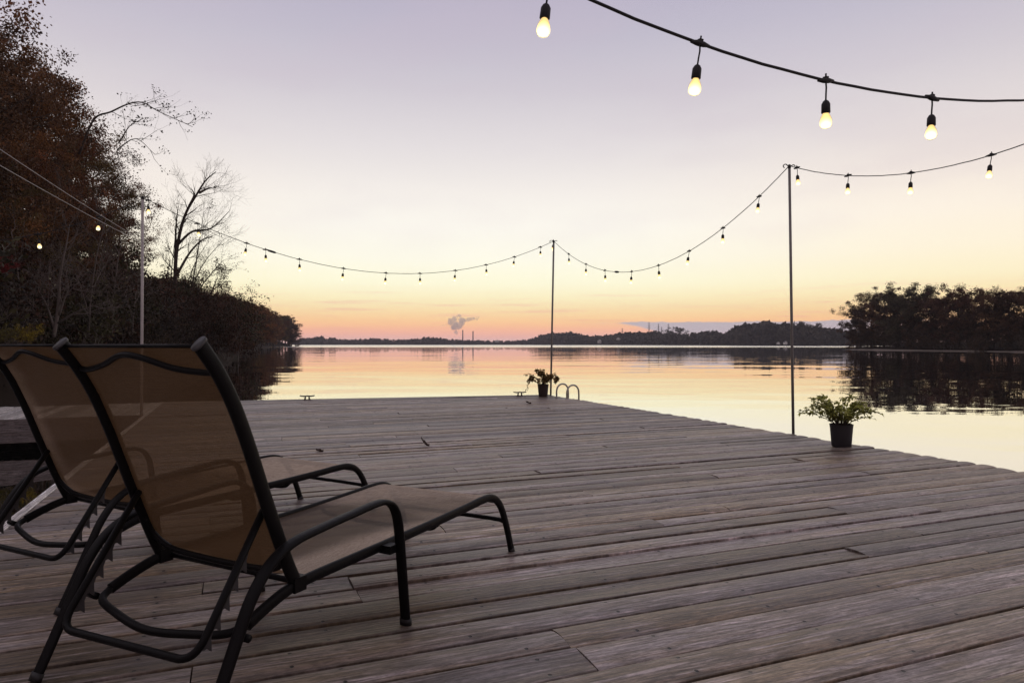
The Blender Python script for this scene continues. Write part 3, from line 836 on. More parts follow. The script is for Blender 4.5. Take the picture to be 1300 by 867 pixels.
potted_plant((pp.x, pp.y, 0.001), [(.085, 0), (.09, .01), (.108, .2), (.112, .24), (.114, .245), (.105, .245), (.1, .2)], .2, M['pot_brown'],
             'small dark pot of a straggly flowering plant at the far corner of the deck', (.24, .15, .05), 9, nst=28, reach=.36, height=.38, leafL=.06, leafW=.034, droop=.4, trailing=2, clumps=.5)

# fallen leaves on the boards
def dry_leaf(px, py, size, label, seed, stand=.5):
    y = F * HC / (py - HY); p = at(px, py, y); rg = random.Random(seed)
    mb = MB(); n = 7; vs = []; fs = []
    for i in range(n):
        u = i / (n - 1); wd = math.sin(math.pi * (u * .92 + .04)) ** .8 * size * .36 * (1 + .25 * math.sin(u * 17 + seed))
        c = Vector((0, (u - .5) * size, stand * size * (u ** 2) * .9 + .004))
        for k in (-1, -.4, .4, 1):
            vs.append(c + Vector((wd * k, 0, abs(k) ** 2 * size * .22 * (1 + .4 * math.sin(i * 2 + k)))))
    for i in range(n - 1):
        for k in range(3):
            a = i * 4 + k; fs.append((a, a + 1, a + 5, a + 4))
    mb.add(vs, fs)
    o = mb.build('dry_leaf', M['dry_leaf']); o.location = (p.x, p.y, 0.002); o.rotation_euler = (0, 0, rg.uniform(0, 6))
    so = o.modifiers.new('thickness', 'SOLIDIFY'); so.thickness = .001
    tag(o, label, 'dry leaf', 'fallen leaves on the deck')
dry_leaf(540, 567, .085, 'curled dry leaf standing up in the middle of the deck', 3, 1.0)
dry_leaf(406, 574, .075, 'flat dry leaf beyond the foot of the hidden lounge chair', 4, .2)
dry_leaf(671, 513, .1, 'small dark leaf near the far corner in front of the cleat', 7, .4)

# ------------------------------------------------------------------ water
mb = MB(); mb.add([(-1150, -60, WZ), (1350, -60, WZ), (1350, 1700, WZ), (-1150, 1700, WZ)], [(0, 1, 2, 3)], False)
tag(mb.build('lake_water', M['water']), kind='structure')

# ------------------------------------------------------------------ banks
class Bank:
    """terrain strip that rises inland from a shoreline; inland is to the left of its direction of travel"""
    def __init__(s, line, slope, cap, inland=60, step=4.0, seed=0, flat=.1):
        s.P = [Vector((a, b)) for a, b in line]; s.slope = slope; s.cap = cap; s.seed = seed; s.flat = flat; s.inland = inland; s.step = step
    def dist(s, x, y):
        p = Vector((x, y)); best = 1e9; sg = 1
        for a, b in zip(s.P, s.P[1:]):
            d = b - a; t = max(0, min(1, (p - a).dot(d) / d.length_squared)); q = a + d * t
            r = (p - q).length
            if r < best - 1e-6:
                best = r; sg = 1 if d.x * (p - a).y - d.y * (p - a).x > 0 else -1
        return best * sg
    def h(s, x, y):
        d = s.dist(x, y)
        if d < 0: return WZ + max(-1.2, d * .5)
        z = WZ + .45 * min(1, d / .8) + s.slope * min(d, s.cap) + s.flat * max(0, d - s.cap)
        return z + noise.noise(Vector((x * .22, y * .22, s.seed))) * min(.5, d * .12)
    def build(s, name, offs):
        pts = []
        for a, b in zip(s.P, s.P[1:]):
            n = max(1, int((b - a).length / s.step))
            for i in range(n): pts.append(a + (b - a) * i / n)
        pts.append(s.P[-1])
        V = []; Fc = []; m = len(offs)
        for i, p in enumerate(pts):
            t = (pts[min(i + 3, len(pts) - 1)] - pts[max(i - 3, 0)]).normalized(); n = Vector((-t.y, t.x))
            for o in offs:
                jit = noise.noise(Vector((p.x * .3, p.y * .3, o))) * .6
                q = p + n * (o + jit); V.append((q.x, q.y, s.h(q.x, q.y) if o > -1 else WZ - 1.2))
        for i in range(len(pts) - 1):
            for k in range(m - 1):
                Fc.append((i * m + k, i * m + k + 1, (i + 1) * m + k + 1, (i + 1) * m + k))
        mb = MB(); mb.add(V, Fc); return tag(mb.build(name, M['hill']), kind='structure')

lbank = Bank([(-9.5, -6), (-10.5, 3), (-11.3, 9), (-12.2, 16), (-14.5, 26), (-18.5, 43), (-30, 75), (-52, 130), (-85, 230), (-121, 340), (-150, 440), (-161, 500), (-172, 520), (-210, 545), (-330, 600)], .34, 34, seed=1)
lbank.build('hillside', [-3, -1, 0, .6, 1.5, 3, 5, 8, 12, 17, 24, 34, 50, 75, 110])
rbank = Bank([(420, 640), (300, 480), (160, 270), (103, 200), (93, 187), (93, 172), (95, 150), (97, 130), (99, 112), (110, 60), (125, 0)], .06, 30, seed=2, flat=.02)
rbank.build('headland', [-3, -1, 0, 1, 2.5, 5, 9, 15, 25, 45, 90])
def rim():  # pale strip added in place of the bright breeze line on the water
    mb = MB(); vs = []; fs = []; pts = [p for p in rbank.P if 90 < p.y < 205]; q = []
    for a, b in zip(pts, pts[1:]):
        for k in range(12): q.append(a.lerp(b, k / 12))
    for i, p in enumerate(q):
        t = (q[min(i + 1, len(q) - 1)] - q[max(i - 1, 0)]).normalized(); n = Vector((-t.y, t.x)); jt = noise.noise(Vector((p.x * .2, p.y * .2, 4)))
        for o, z in ((-1.6 + .9 * jt, .012), (-.6 + .5 * jt, .05 + .05 * jt), (.25, .2 + .12 * jt)): vs.append((*(p + n * o), WZ + z))
    for i in range(len(q) - 1):
        for k in range(2): fs.append((i * 3 + k, i * 3 + k + 1, i * 3 + k + 4, i * 3 + k + 3))
    mb.add(vs, fs); tag(mb.build('shore', M['bright_line']), kind='structure')
rim()
# far shores
fb = Bank([(1330, 420), (900, 420), (470, 600), (300, 760), (190, 1000), (90, 1250), (40, 1400), (-120, 1480), (-520, 1500), (-1100, 1450)][::-1], .02, 60, seed=3, flat=.02, step=12)
fb.build('far_shore', [-6, -2, 0, 3, 8, 20, 45, 90, 150])

# ------------------------------------------------------------------ trees
def leaves(centers, radii, tones_c, per, size, rg, flat=.75):
    n = len(centers) * per
    c = np.repeat(np.array(centers), per, 0); r = np.repeat(np.array(radii), per)[:, None]; tc = np.repeat(np.array(tones_c), per)
    p = np.clip(rg.normal(0, .37, (n, 3)), -.9, .9) * r * np.array([1, 1, flat]) + c
    a = rg.normal(0, 1, (n, 3)); a /= np.linalg.norm(a, axis=1)[:, None]
    b = rg.normal(0, 1, (n, 3)); b -= a * (a * b).sum(1)[:, None]; b /= np.linalg.norm(b, axis=1)[:, None]
    L = size * rg.uniform(.55, 1.25, (n, 1)); W = L * rg.uniform(.4, .7, (n, 1))
    V = np.stack([p - a * L / 2, p + b * W / 2, p + a * L / 2, p - b * W / 2], 1).reshape(-1, 3)
    tone = np.repeat(np.clip(tc + rg.normal(0, .12, n), 0, 1), 4)
    return V, np.arange(n * 4).reshape(-1, 4), tone

def np_mesh(name, V, Q, tone, mat):
    me = bpy.data.meshes.new(name)
    me.vertices.add(len(V)); me.vertices.foreach_set('co', np.asarray(V, dtype=np.float32).ravel())
    me.loops.add(Q.size); me.loops.foreach_set('vertex_index', Q.astype(np.int32).ravel())
    me.polygons.add(len(Q)); me.polygons.foreach_set('loop_start', np.arange(0, Q.size, 4, dtype=np.int32))
    me.update(calc_edges=True); me.materials.append(mat)
    a = me.attributes.new('tone', 'FLOAT', 'POINT'); a.data.foreach_set('value', np.asarray(tone, dtype=np.float32))
    return me

def grow(mb, p, d, L, r, lv, rg, tips, up=.12, wig=.28, nk=(2, 4), sides=6, shrink=.68):
    """one limb and, from along it, its smaller limbs"""
    n = 5; P = [p.copy()]; R = [r]; q = d.normalized()
    for i in range(n):
        q = (q + Vector((rg.gauss(0, wig), rg.gauss(0, wig), rg.gauss(up, wig))) * .45).normalized()
        P.append(P[-1] + q * L / n); R.append(max(.004, r * (1 - .72 * (i + 1) / n)))
    mb.tube(P, R, max(3, sides), False)
    tips.append((P[-1], lv)); tips.append((P[3], lv))
    if lv <= 0: return
    for _ in range(rg.randint(*nk)):
        k = rg.randint(1, n - 1); f = rg.random(); b = P[k].lerp(P[k + 1], f)
        t = (P[k + 1] - P[k]).normalized(); o = t.orthogonal().normalized(); o.rotate(Matrix.Rotation(rg.uniform(0, 6.28), 3, t))
        ang = rg.uniform(.45, 1.0)
        grow(mb, b, t * math.cos(ang) + o * math.sin(ang), L * rg.uniform(.5, .8) * shrink / .68, R[k] * .62, lv - 1, rg, tips, up, wig, nk, sides - 1, shrink)
    grow(mb, P[-1], q, L * .6, R[-1], lv - 1, rg, tips, up, wig, nk, sides - 1, shrink)

def make_tree(name, seed, H=12.0, crown0=.22, spread=.30, per=120, leaf=.2, nl=17, cr=.95, bark='bark', lv=1, drop=0.0):
    rg = random.Random(seed); ng = np.random.default_rng(seed)
    mb = MB(); P = [Vector((0, 0, -.6))]; R = [.024 * H]; n = 9
    for i in range(1, n + 1):
        f = i / n; P.append(Vector((rg.gauss(0, .016 * H) * f, rg.gauss(0, .016 * H) * f, H * .9 * f))); R.append(.02 * H * (1 - f) ** .9 + .012)
    mb.tube(P, R, 8)
    tips = []
    for i in range(nl):
        f = crown0 + (.93 - crown0) * (i + rg.random()) / nl
        k = min(n - 1, int(f * n)); b = P[k].lerp(P[k + 1], f * n - k)
        az = i * 2.4 + rg.uniform(-.5, .5); prof = math.sin(math.pi * min(1, .18 + .8 * (f - crown0) / (1 - crown0))) ** .7
        d = Vector((math.cos(az), math.sin(az), rg.uniform(.15, .7)))
        grow(mb, b, d, spread * H * prof * rg.uniform(.75, 1.15), R[k] * .45, lv, rg, tips, .06, .25, (2, 3), 5)
    tips.append((P[-1], 0))
    cen = []; rad = []; tn = []
    for p, l in tips:
        if rg.random() < drop: continue
        cen.append(tuple(p + Vector((rg.gauss(0, .25), rg.gauss(0, .25), rg.gauss(0, .2))))); rad.append(cr * rg.uniform(.5, 1.2) * H / 12); tn.append(rg.random())
    V, Q, tone = leaves(cen, rad, tn, per, leaf, ng)
    return mb.mesh('trunk', M[bark]), np_mesh('crown', V, Q, tone, M['leaf'])

NEAR = [make_tree('t', 11 + k, per=[150, 135, 160, 140, 120][k], leaf=.12, nl=[18, 16, 19, 17, 15][k], spread=[.25, .28, .23, .27, .29][k], crown0=[.1, .16, .08, .2, .25][k], drop=.06, cr=.85) for k in range(5)]
FARM = [make_tree('t', 31 + k, per=34, leaf=.42, nl=13, spread=[.32, .28, .36, .30][k], crown0=[.08, .1, .14, .05][k], cr=1.15, lv=1) for k in range(4)]
ISLE = [make_tree('t', 51 + k, per=125, leaf=.25, nl=17, spread=[.38, .34, .42, .36][k], crown0=[.2, .1, .3, .14][k], cr=1.0, lv=1, drop=.06) for k in range(4)]

def put_tree(kit, x, y, z, height, color, label, group, name='tree', rz=None, wide=1.0, rg=random.Random(77)):
    root = empty(name, (x, y, z), rg.uniform(0, 6.28) if rz is None else rz)
    s = height / 12.0; root.scale = (s * wide, s * wide, s)
    tr, cr = kit
    link(bpy.data.objects.new('trunk', tr), root)
    c = link(bpy.data.objects.new('crown', cr), root); c.color = (*color, 1)
    tag(root, label, 'tree', group)
    return root

RUST = [(.17, .062, .024), (.13, .052, .022), (.18, .08, .026), (.12, .06, .026), (.12, .08, .027), (.10, .05, .024)]
rt = random.Random(21)
def bank_tree(px, D, topy, kit, label, group, color=None, bank=lbank, wide=1.0, name='tree', edge=1.0):
    if bank is lbank:
        topy -= 26 + max(0, 160 - px) * .22
    top = HC + (HY - topy) / F * D
    if bank is lbank:
        px = px - .21 * min(16, top) * F / D * edge       # px is where the crown's right side shows
    x = (px - CX) / F * D
    z = bank.h(x, D)
    return put_tree(kit, x, D, z - .1, top - z, color or rt.choice(RUST), label, group, name=name, wide=wide)

GB = 'trees crowding the steep left bank'
LB = 'rust-brown leafy tree among the others crowding the steep left bank'
near = [(-95, 17, -150), (-45, 19, -90), (8, 18, -12), (-20, 26, 0), (40, 30, 48), (72, 34, 62), (28, 24, 110), (98, 38, 96), (75, 28, 165), (122, 42, 152),
        (108, 33, 205), (148, 48, 178), (60, 22, 235), (168, 56, 212), (135, 38, 235), (182, 66, 240), (15, 21, 190), (160, 45, 275), (100, 29, 275), (188, 78, 285),
        (-10, 34, 20), (55, 40, 60), (110, 50, 130), (140, 60, 175), (45, 27, 190)]
for i, (px, D, ty) in enumerate(near):
    bank_tree(px, D, ty, NEAR[i % 5], LB if i != 2 else 'tallest leafy tree of the left bank, reaching out of the top left corner', GB, wide=.95)
prof = [(196, 315), (205, 352), (215, 364), (240, 368), (265, 373), (290, 379), (311, 385), (325, 390), (345, 396), (358, 401), (366, 410), (374, 424)]
def prof_y(px):
    for (a, b), (c, d) in zip(prof, prof[1:]):
        if a <= px <= c: return b + (d - b) * (px - a) / (c - a)
    return prof[-1][1]
GH = 'trees covering the headland beyond the left bank'
LH = 'dark autumn tree in the dense cover of the headland receding beyond the left bank'
rt = random.Random(5)
def shore_x(y):
    P = lbank.P
    for a, b in zip(P, P[1:]):
        if a.y <= y <= b.y: return a.x + (b.x - a.x) * (y - a.y) / (b.y - a.y)
    return P[-1].x
k = 0
for row, (din, jit) in enumerate(((3, 1.5), (11, 3), (22, 5), (36, 6))):
    D = 62.0
    while D < 498:
        x = shore_x(D) - din * (1 + D / 420) + rt.uniform(-jit, jit); px = CX + F * x / D
        D += (5.0 + D * .026) * (1.0 if row < 3 else 1.3)
        if px < 150: continue
        z = lbank.h(x, D)
        if z < -.1: continue
        ytop = prof_y(max(205, px)) + rt.uniform(-2, 7)
        zt = HC + (HY - ytop) / F * D
        h = max(5.0, min(17.0 + D / 70, zt - z, rt.uniform(9, 15) + row + D / 60))
        put_tree(FARM[k % 4], x, D, z - .2, h, rt.choice(RUST), LH, GH, wide=1.1); k += 1
for (px, D, ty) in ((370, 495, 409), (375, 503, 420), (362, 480, 402), (354, 470, 399), (347, 455, 397), (366, 488, 405), (358, 476, 401)):
    x = (px - CX) / F * D; put_tree(FARM[k % 4], x, D, lbank.h(x, D) - .2, HC + (HY - ty) / F * D - lbank.h(x, D), (.08, .045, .026), LH, GH, wide=1.2); k += 1

# right headland
GI = 'trees on the right headland'
isle = [(1087, 190, 404, .75, (0.071, 0.051, 0.034)), (1092, 186, 388, 1.0, (0.071, 0.041, 0.028)), (1106, 182, 377, 1.0, (0.078, 0.046, 0.028)), (1122, 178, 366, 1.0, (0.121, 0.064, 0.034)),
        (1140, 172, 376, 1.0, (0.071, 0.041, 0.026)), (1153, 166, 362, 1.1, (0.060, 0.049, 0.026)), (1168, 160, 370, 1.0, (0.057, 0.046, 0.028)), (1182, 156, 379, 1.0, (0.071, 0.038, 0.023)),
        (1201, 152, 374, .95, (0.078, 0.036, 0.026)), (1217, 148, 362, 1.1, (0.088, 0.044, 0.026)), (1238, 145, 372, 1.0, (0.086, 0.041, 0.026)), (1262, 140, 382, 1.0, (0.071, 0.041, 0.026)),
        (1281, 136, 364, 1.1, (0.088, 0.046, 0.023)), (1300, 133, 360, 1.0, (0.071, 0.038, 0.023)), (1322, 130, 368, 1.1, (0.071, 0.038, 0.023)), (1350, 128, 358, 1.1, (0.071, 0.038, 0.023))]
for i, (px, D, ty, wd, col) in enumerate(isle):
    lab = {3: 'paler, thinner-crowned tree near the left end of the right headland', 5: 'tallest dark green tree in the middle of the right headland',
           0: 'lowest tree at the left tip of the right headland', 9: 'rusty tree with open crown beside the sky gap on the right headland'}.get(i, 'dark autumn tree in the row along the right headland')
    bank_tree(px, D, ty, ISLE[i % 4], lab, GI, col, rbank, wd)
    x2 = px + rt.uniform(-12, 12); D2 = D * 1.13
    bank_tree(x2, D2, ty + rt.uniform(18, 40), FARM[i % 4], 'tree standing in the shaded second row of the right headland', GI, rt.choice(RUST), rbank, 1.15)
# undergrowth
def shrub_kit(seed, n, per, leaf, twig):
    rg = random.Random(seed); ng = np.random.default_rng(seed); mb = MB(); tips = []
    for i in range(n):
        az = rg.uniform(0, 6.28); d = Vector((math.cos(az) * .7, math.sin(az) * .7, rg.uniform(.5, 1.2)))
        grow(mb, Vector((rg.gauss(0, .15), rg.gauss(0, .15), -.1)), d, rg.uniform(.7, 1.3), .02, 2, rg, tips, .1, .35, (2, 3), 4)
    cen = [tuple(p) for p, l in tips if rg.random() < .8]
    V, Q, t = leaves(cen, [rg.uniform(.15, .4) for _ in cen], [rg.random() for _ in cen], per, leaf, ng)
    return mb.mesh('stem', M[twig]), np_mesh('foliage', V, Q, t, M['leaf'])
SHR = [shrub_kit(71, 7, 16, .085, 'bark_pale'), shrub_kit(72, 6, 10, .09, 'bark_pale'), shrub_kit(73, 8, 22, .08, 'bark')]
GS = 'undergrowth along the left bank'
def put_shrub(x, y, z, s, kit, col, label, group=GS):
    root = empty('shrub', (x, y, z), rt.uniform(0, 6.28)); root.scale = (s, s, s)
    link(bpy.data.objects.new('stem', kit[0]), root)
    c = link(bpy.data.objects.new('foliage', kit[1]), root); c.color = (*col, 1)
    tag(root, label, 'shrub', group)
for i in range(104):
    y = 9 + (i / 64) ** 1.3 * 62; d = rt.uniform(.3, 9 if i < 64 else 3.5); x = shore_x(y) - d
    px = CX + F * x / y
    col = rt.choice([(.05, .036, .022), (.06, .03, .02), (.05, .045, .02), (.045, .035, .028)])
    put_shrub(x, y, lbank.h(x, y), rt.uniform(.9, 1.7) * (1 + y / 90), SHR[i % 3], col, 'tangled brown shrub in the undergrowth of the left bank')
for (px, D, py, s, col, kit, lab) in ((4, 15.5, 340, .24, (.16, .012, .014), 2, 'bright red shrub on the left bank at the left edge'),
                                      (36, 14.5, 426, .2, (.24, .18, .02), 2, 'yellow-green shrub low on the left bank behind the hidden lounge chair'),
                                      (10, 14.5, 426, .2, (.14, .12, .03), 0, 'olive shrub beside the yellow-green one on the left bank')):
    x = (px - CX) / F * D; z = HC + (HY - py) / F * D - s * .8
    put_shrub(x, D, max(lbank.h(x, D) - .1, z) , s, SHR[kit], col, lab)
for i in range(44):
    y = 190 - i * 1.9; x = 93 + (6 if y < 150 else 2) * rt.random() + (2 if y > 150 else (150 - y) * .08) + 1
    put_shrub(x, y, rbank.h(x, y) - .1, rt.uniform(2.0, 3.6), SHR[i % 3], rt.choice([(.06, .042, .026), (.07, .044, .024)]), 'dark shrub at the waterline of the right headland', 'undergrowth along the right headland')

# bare trees
def bare_tree(name, limbs, D, label, seed, r0, lv, bark, leafy=None, twig=(2, 4)):
    """limbs: polylines in photo columns/rows at the tree's own distance, given some depth spread"""
    rg = random.Random(seed); base = at(*limbs[0][0][:2], D); mb = MB(); tips = []
    for j, L in enumerate(limbs):
        dep = rg.uniform(-.06, .06) * D * .5 if j else 0
        P = []
        for k, (px, py) in enumerate(L): P.append(at(px, py, D + dep * k / max(1, len(L) - 1)) - base)
        S = smooth_path(P, 4); r = r0 if j == 0 else r0 * .6
        mb.tube(S, [max(.012, r * (1 - .88 * i / len(S))) for i in range(len(S))], 7)
        for i in range(len(S) // 4, len(S)):
            if rg.random() < .75:
                t = (S[i] - S[i - 1]).normalized(); o = t.orthogonal().normalized(); o.rotate(Matrix.Rotation(rg.uniform(0, 6.28), 3, t))
                f = i / len(S)
                grow(mb, S[i], t * .7 + o * .7, D * .036 * rg.uniform(.5, 1.3) * (1.1 - .5 * f), max(.014, r * (1 - .88 * f) * .45), lv, rg, tips, .12, .3, twig, 4)
    root = empty(name, base)
    mb.build('trunk', M[bark], root)
    if leafy:
        ng = np.random.default_rng(seed); sel = [tuple(p) for p, l in tips if rg.random() < leafy[0]]
        V, Q, t = leaves(sel, [leafy[2]] * len(sel), [rg.random() for _ in sel], leafy[1], leafy[3], ng)
        c = link(bpy.data.objects.new('crown', np_mesh('crown', V, Q, t, M['leaf'])), root); c.color = (*leafy[4], 1)
    tag(root, label, 'tree', 'bare trees leaning over the water')
    return root
bare_tree('bare_tree', [[(221, 412), (222, 370), (224, 320), (234, 275), (250, 246), (261, 229), (274, 218)],
                        [(223, 330), (223, 290), (226, 262)], [(226, 310), (244, 294), (268, 290), (291, 268)], [(240, 262), (246, 248), (243, 240)], [(252, 245), (262, 240), (269, 238)],
                        [(224, 350), (240, 322), (256, 305), (270, 300)]], 52,
          'leafless tree with dark forked limbs leaning out over the water', 3, .18, 2, 'bark')
bare_tree('bare_tree', [[(205, 412), (208, 370), (216, 330)], [(232, 412), (242, 372), (258, 335), (284, 304)], [(228, 412), (234, 375), (247, 335), (262, 310)], [(236, 412), (252, 370), (270, 345), (284, 330)], [(212, 410), (216, 360), (222, 300)], [(238, 400), (246, 350), (254, 300), (258, 270)]], 56,
          'clump of thin bare stems beside the leaning leafless tree', 8, .12, 2, 'bark', (.12, 5, .35, .12, (.08, .045, .025)))
bare_tree('bare_tree', [[(250, 412), (258, 395), (268, 372), (276, 352)], [(255, 410), (275, 398), (292, 385)], [(252, 412), (280, 408), (306, 402)]], 60,
          'low twiggy tree with some brown leaves beside the water', 12, .14, 2, 'bark', (.5, 9, .5, .15, (.06, .034, .02)))
bare_tree('bare_tree', [[(100, 196), (118, 152), (140, 142), (162, 132), (180, 130), (200, 141), (220, 150), (244, 161)], [(150, 182), (164, 160), (178, 152)], [(148, 190), (172, 176), (196, 196)]], 34,
          'long bare bough with a few leaves arching out above the other left bank trees', 15, .055, 1, 'bark', (.45, 3, .25, .13, (.04, .03, .022)), (1, 2))
bare_tree('bare_tree', [[(68, 428), (74, 390), (76, 350), (84, 310), (88, 285)], [(75, 400), (84, 375), (100, 358)], [(74, 410), (100, 395), (140, 382)], [(70, 420), (60, 390), (50, 370)]], 17,
          'pale leafless sapling in front of the dark left bank', 19, .05, 2, 'bark_pale', None, (2, 3))

for i, (px, D, y0, hgt, lean) in enumerate(((28, 19, 430, 135, -14), (112, 21, 428, 150, 22), (142, 24, 426, 120, 12), (58, 27, 425, 190, 18), (168, 30, 424, 95, 14), (95, 24, 427, 90, -20))):
    bare_tree('bare_tree', [[(px, y0), (px + lean * .15, y0 - hgt * .35), (px + lean * .5, y0 - hgt * .7), (px + lean, y0 - hgt)], [(px, y0 - hgt * .2), (px - lean * .5, y0 - hgt * .45), (px - lean, y0 - hgt * .6)], [(px + lean * .2, y0 - hgt * .4), (px + lean * .9, y0 - hgt * .6)]], D,
              'thin pale leafless sapling in the undergrowth of the left bank', 40 + i, .035, 2, 'bark_pale', None, (2, 3))

# ------------------------------------------------------------------ far shore
rf = random.Random(9); ng = np.random.default_rng(9)
def far_wood(name, prof, dist, n, label):
    """prof: (photo column, crown-top row); dist(px): metres to the waterline there"""
    Vs = []; Ts = []; nn = 0
    for i in range(n):
        px = rf.uniform(prof[0][0], prof[-1][0])
        for (a, b), (c, d) in zip(prof, prof[1:]):
            if a <= px <= c: ty = b + (d - b) * (px - a) / (c - a)
        back = rf.random() ** 1.5; D = dist(px) + 6 + 70 * back
        zt = HC + (HY - ty) / F * D; top = zt * (rf.uniform(.42, .8) if back < .35 else rf.uniform(.78, 1.04))
        x = (px - CX) / F * D; rw = max(2.2, top * rf.uniform(.22, .36))
        per = 46; c = np.array([x, D, top * .52])
        p = ng.normal(0, 1, (per, 3)); p /= np.linalg.norm(p, axis=1)[:, None]; p = c + p * (ng.uniform(.35, 1, (per, 1)) ** .5) * np.array([rw, rw, max(1.0, top * .5)])
        a = ng.normal(0, 1, (per, 3)); a /= np.linalg.norm(a, axis=1)[:, None]
        b = ng.normal(0, 1, (per, 3)); b -= a * (a * b).sum(1)[:, None]; b /= np.linalg.norm(b, axis=1)[:, None]
        L = rw * ng.uniform(.35, .75, (per, 1))
        Vs.append(np.stack([p - a * L, p + b * L * .7, p + a * L, p - b * L * .7], 1).reshape(-1, 3)); Ts.append(np.repeat(np.clip(ng.normal(rf.random(), .15, per), 0, 1), 4))
    V = np.concatenate(Vs); T = np.concatenate(Ts)
    o = link(bpy.data.objects.new(name, np_mesh(name, V, np.arange(len(V)).reshape(-1, 4), T, M['leaf']))); o.color = (.05, .045, .035, 1)
    tag(o, label, 'wood', kind='stuff')
dl = lambda px: 1490.0
far_wood('far_wood', [(366, 433), (380, 430), (395, 428), (410, 427), (424, 429), (440, 431), (458, 430), (478, 429.5), (500, 431), (520, 430.5), (545, 427.5), (558, 429), (575, 431), (600, 432), (640, 432.5), (680, 431)], dl, 750, 'low wooded shore along the middle of the horizon')
def dr(px):
    pts = [(660, 1420), (700, 1330), (760, 1200), (830, 1030), (900, 860), (950, 770), (1010, 690), (1060, 640), (1110, 600)]
    for (a, b), (c, d) in zip(pts, pts[1:]):
        if a <= px <= c: return b + (d - b) * (px - a) / (c - a)
    return pts[0][1] if px < 660 else pts[-1][1]
far_wood('far_wood', [(660, 432), (675, 430), (690, 425), (700, 423), (712, 422), (740, 424), (748, 427), (765, 426), (785, 424), (800, 422.5), (830, 421), (850, 423), (870, 424), (890, 422), (905, 420), (918, 424), (932, 417), (938, 411), (960, 410), (985, 410), (1010, 412), (1030, 415), (1050, 417), (1070, 420), (1095, 420)], dr, 1300, 'wooded shore rising to the right along the horizon')
GF = 'single trees standing out of the far wood'
for px, ty, D, wd, lab in ((862, 414, 930, 1.25, 'broad round tree standing above the far wood behind the dark right pole'), (850, 418, 935, 1.0, 'smaller tree against the broad round tree of the far wood'),
                           (1022, 407, 690, .8, 'taller of two narrow trees on the far shore right of the dark pole'), (1037, 409.5, 685, .9, 'lower of two narrow trees on the far shore right of the dark pole'),
                           (1062, 415, 660, 1.0, 'last tree of the far wood before the right headland')):
    x = (px - CX) / F * D; h = HC + (HY - ty) / F * D
    put_tree(FARM[int(px) % 4], x, D, WZ, h - WZ, (.045, .042, .034), lab, GF, wide=wd)

def house(px, py, D, w, h, label, rz=0.0):
    p = at(px, py, D); root = empty('house', (p.x, p.y, p.z), rz)
    mb = MB(); mb.box(0, 0, h / 2, w, w * .8, h); mb.add([(-w / 2, -w * .4, h), (w / 2, -w * .4, h), (0, -w * .4, h * 1.55)], [(0, 1, 2)], False)
    wl = mb.build('wall', M['house_wall'], root)
    mb = MB(); e = .35
    for sgn in (-1, 1):
        a = Vector((sgn * (w / 2 + e), 0, h - .15)); b = Vector((0, 0, h * 1.55 + .12)); y0, y1 = -w * .4 - e, w * .4 + e
        vs = [(a.x, y0, a.z), (b.x, y0, b.z), (b.x, y1, b.z), (a.x, y1, a.z)]; vs += [(x, y, z + .22) for x, y, z in vs]
        mb.add(vs, [(0, 3, 2, 1), (4, 5, 6, 7), (0, 1, 5, 4), (1, 2, 6, 5), (2, 3, 7, 6), (3, 0, 4, 7)], False)
    mb.build('roof', M['house_roof'], root)
    for sx in (-.27, .27):
        mb = MB(); mb.box(sx * w, -w * .4 - .04, h * .55, w * .16, .1, h * .3); mb.build('window', M['glass_dark'], root)
    tag(root, label, 'house', 'white houses on the far shore')
house(761, 435.6, 1175, 5.5, 4.2, 'brightest white gabled house at the waterline right of the corner pole', .2)
house(785, 431.5, 1140, 6, 2.6, 'pale house among trees right of the brightest white house', -.2)
house(811, 431, 1085, 6, 2.6, 'pale house under the leftmost tall pylon on the far shore', .3)
house(631, 434.5, 1450, 9, 3, 'white house on the low point left of the corner pole', .1)
house(997, 437.2, 672, 3.0, 2.0, 'white boathouse at the waterline behind the dark right pole', .1)
house(988, 437.2, 676, 2.6, 1.6, 'grey-white boathouse just left of the pole-side boathouse', -.2)

def pylon(px, ty, D, label, w=5.0):
    z0 = 3.0; x = (px - CX) / F * D; h = HC + (HY - ty) / F * D - z0
    root = empty('transmission_tower', (x, D, z0), .4)
    mb = MB()
    for sx in (-1, 1):
        for sy in (-1, 1): mb.tube([(sx * w / 2, sy * w / 2, -1), (sx * w * .16, sy * w * .16, h * .6), (sx * .2, sy * .2, h)], [.24, .2, .16], 4)
    for k in range(6):
        f0, f1 = k / 7, (k + 1) / 7; wa, wb = w / 2 * (1 - f0 * .95), w / 2 * (1 - f1 * .95)
        for sy in (-1, 1):
            mb.tube([(-wa, sy * wa, f0 * h), (wb, sy * wb, f1 * h)], .1, 4); mb.tube([(wa, sy * wa, f0 * h), (-wb, sy * wb, f1 * h)], .1, 4)
    mb.build('lattice', M['tower'], root)
    for f, a in ((.72, 4.6), (.83, 3.8), (.94, 3.0)):
        mb = MB(); mb.tube([(-a, 0, f * h), (0, 0, f * h + .5), (a, 0, f * h)], .17, 4); mb.build('crossarm', M['tower'], root)
    tag(root, label, 'pylon', 'pylons above the far shore')
pylon(824, 409, 1250, 'leftmost of the tall pylons above the far wood')
pylon(836, 411, 1250, 'pylon second from the left in the row above the far wood')
pylon(840, 415, 1300, 'shortest of the pylons above the far wood')
pylon(848.5, 411, 1250, 'rightmost pylon, next to the broad round tree on the far shore')
pylon(790, 416.5, 1400, 'small distant pylon well left of the pylon row')
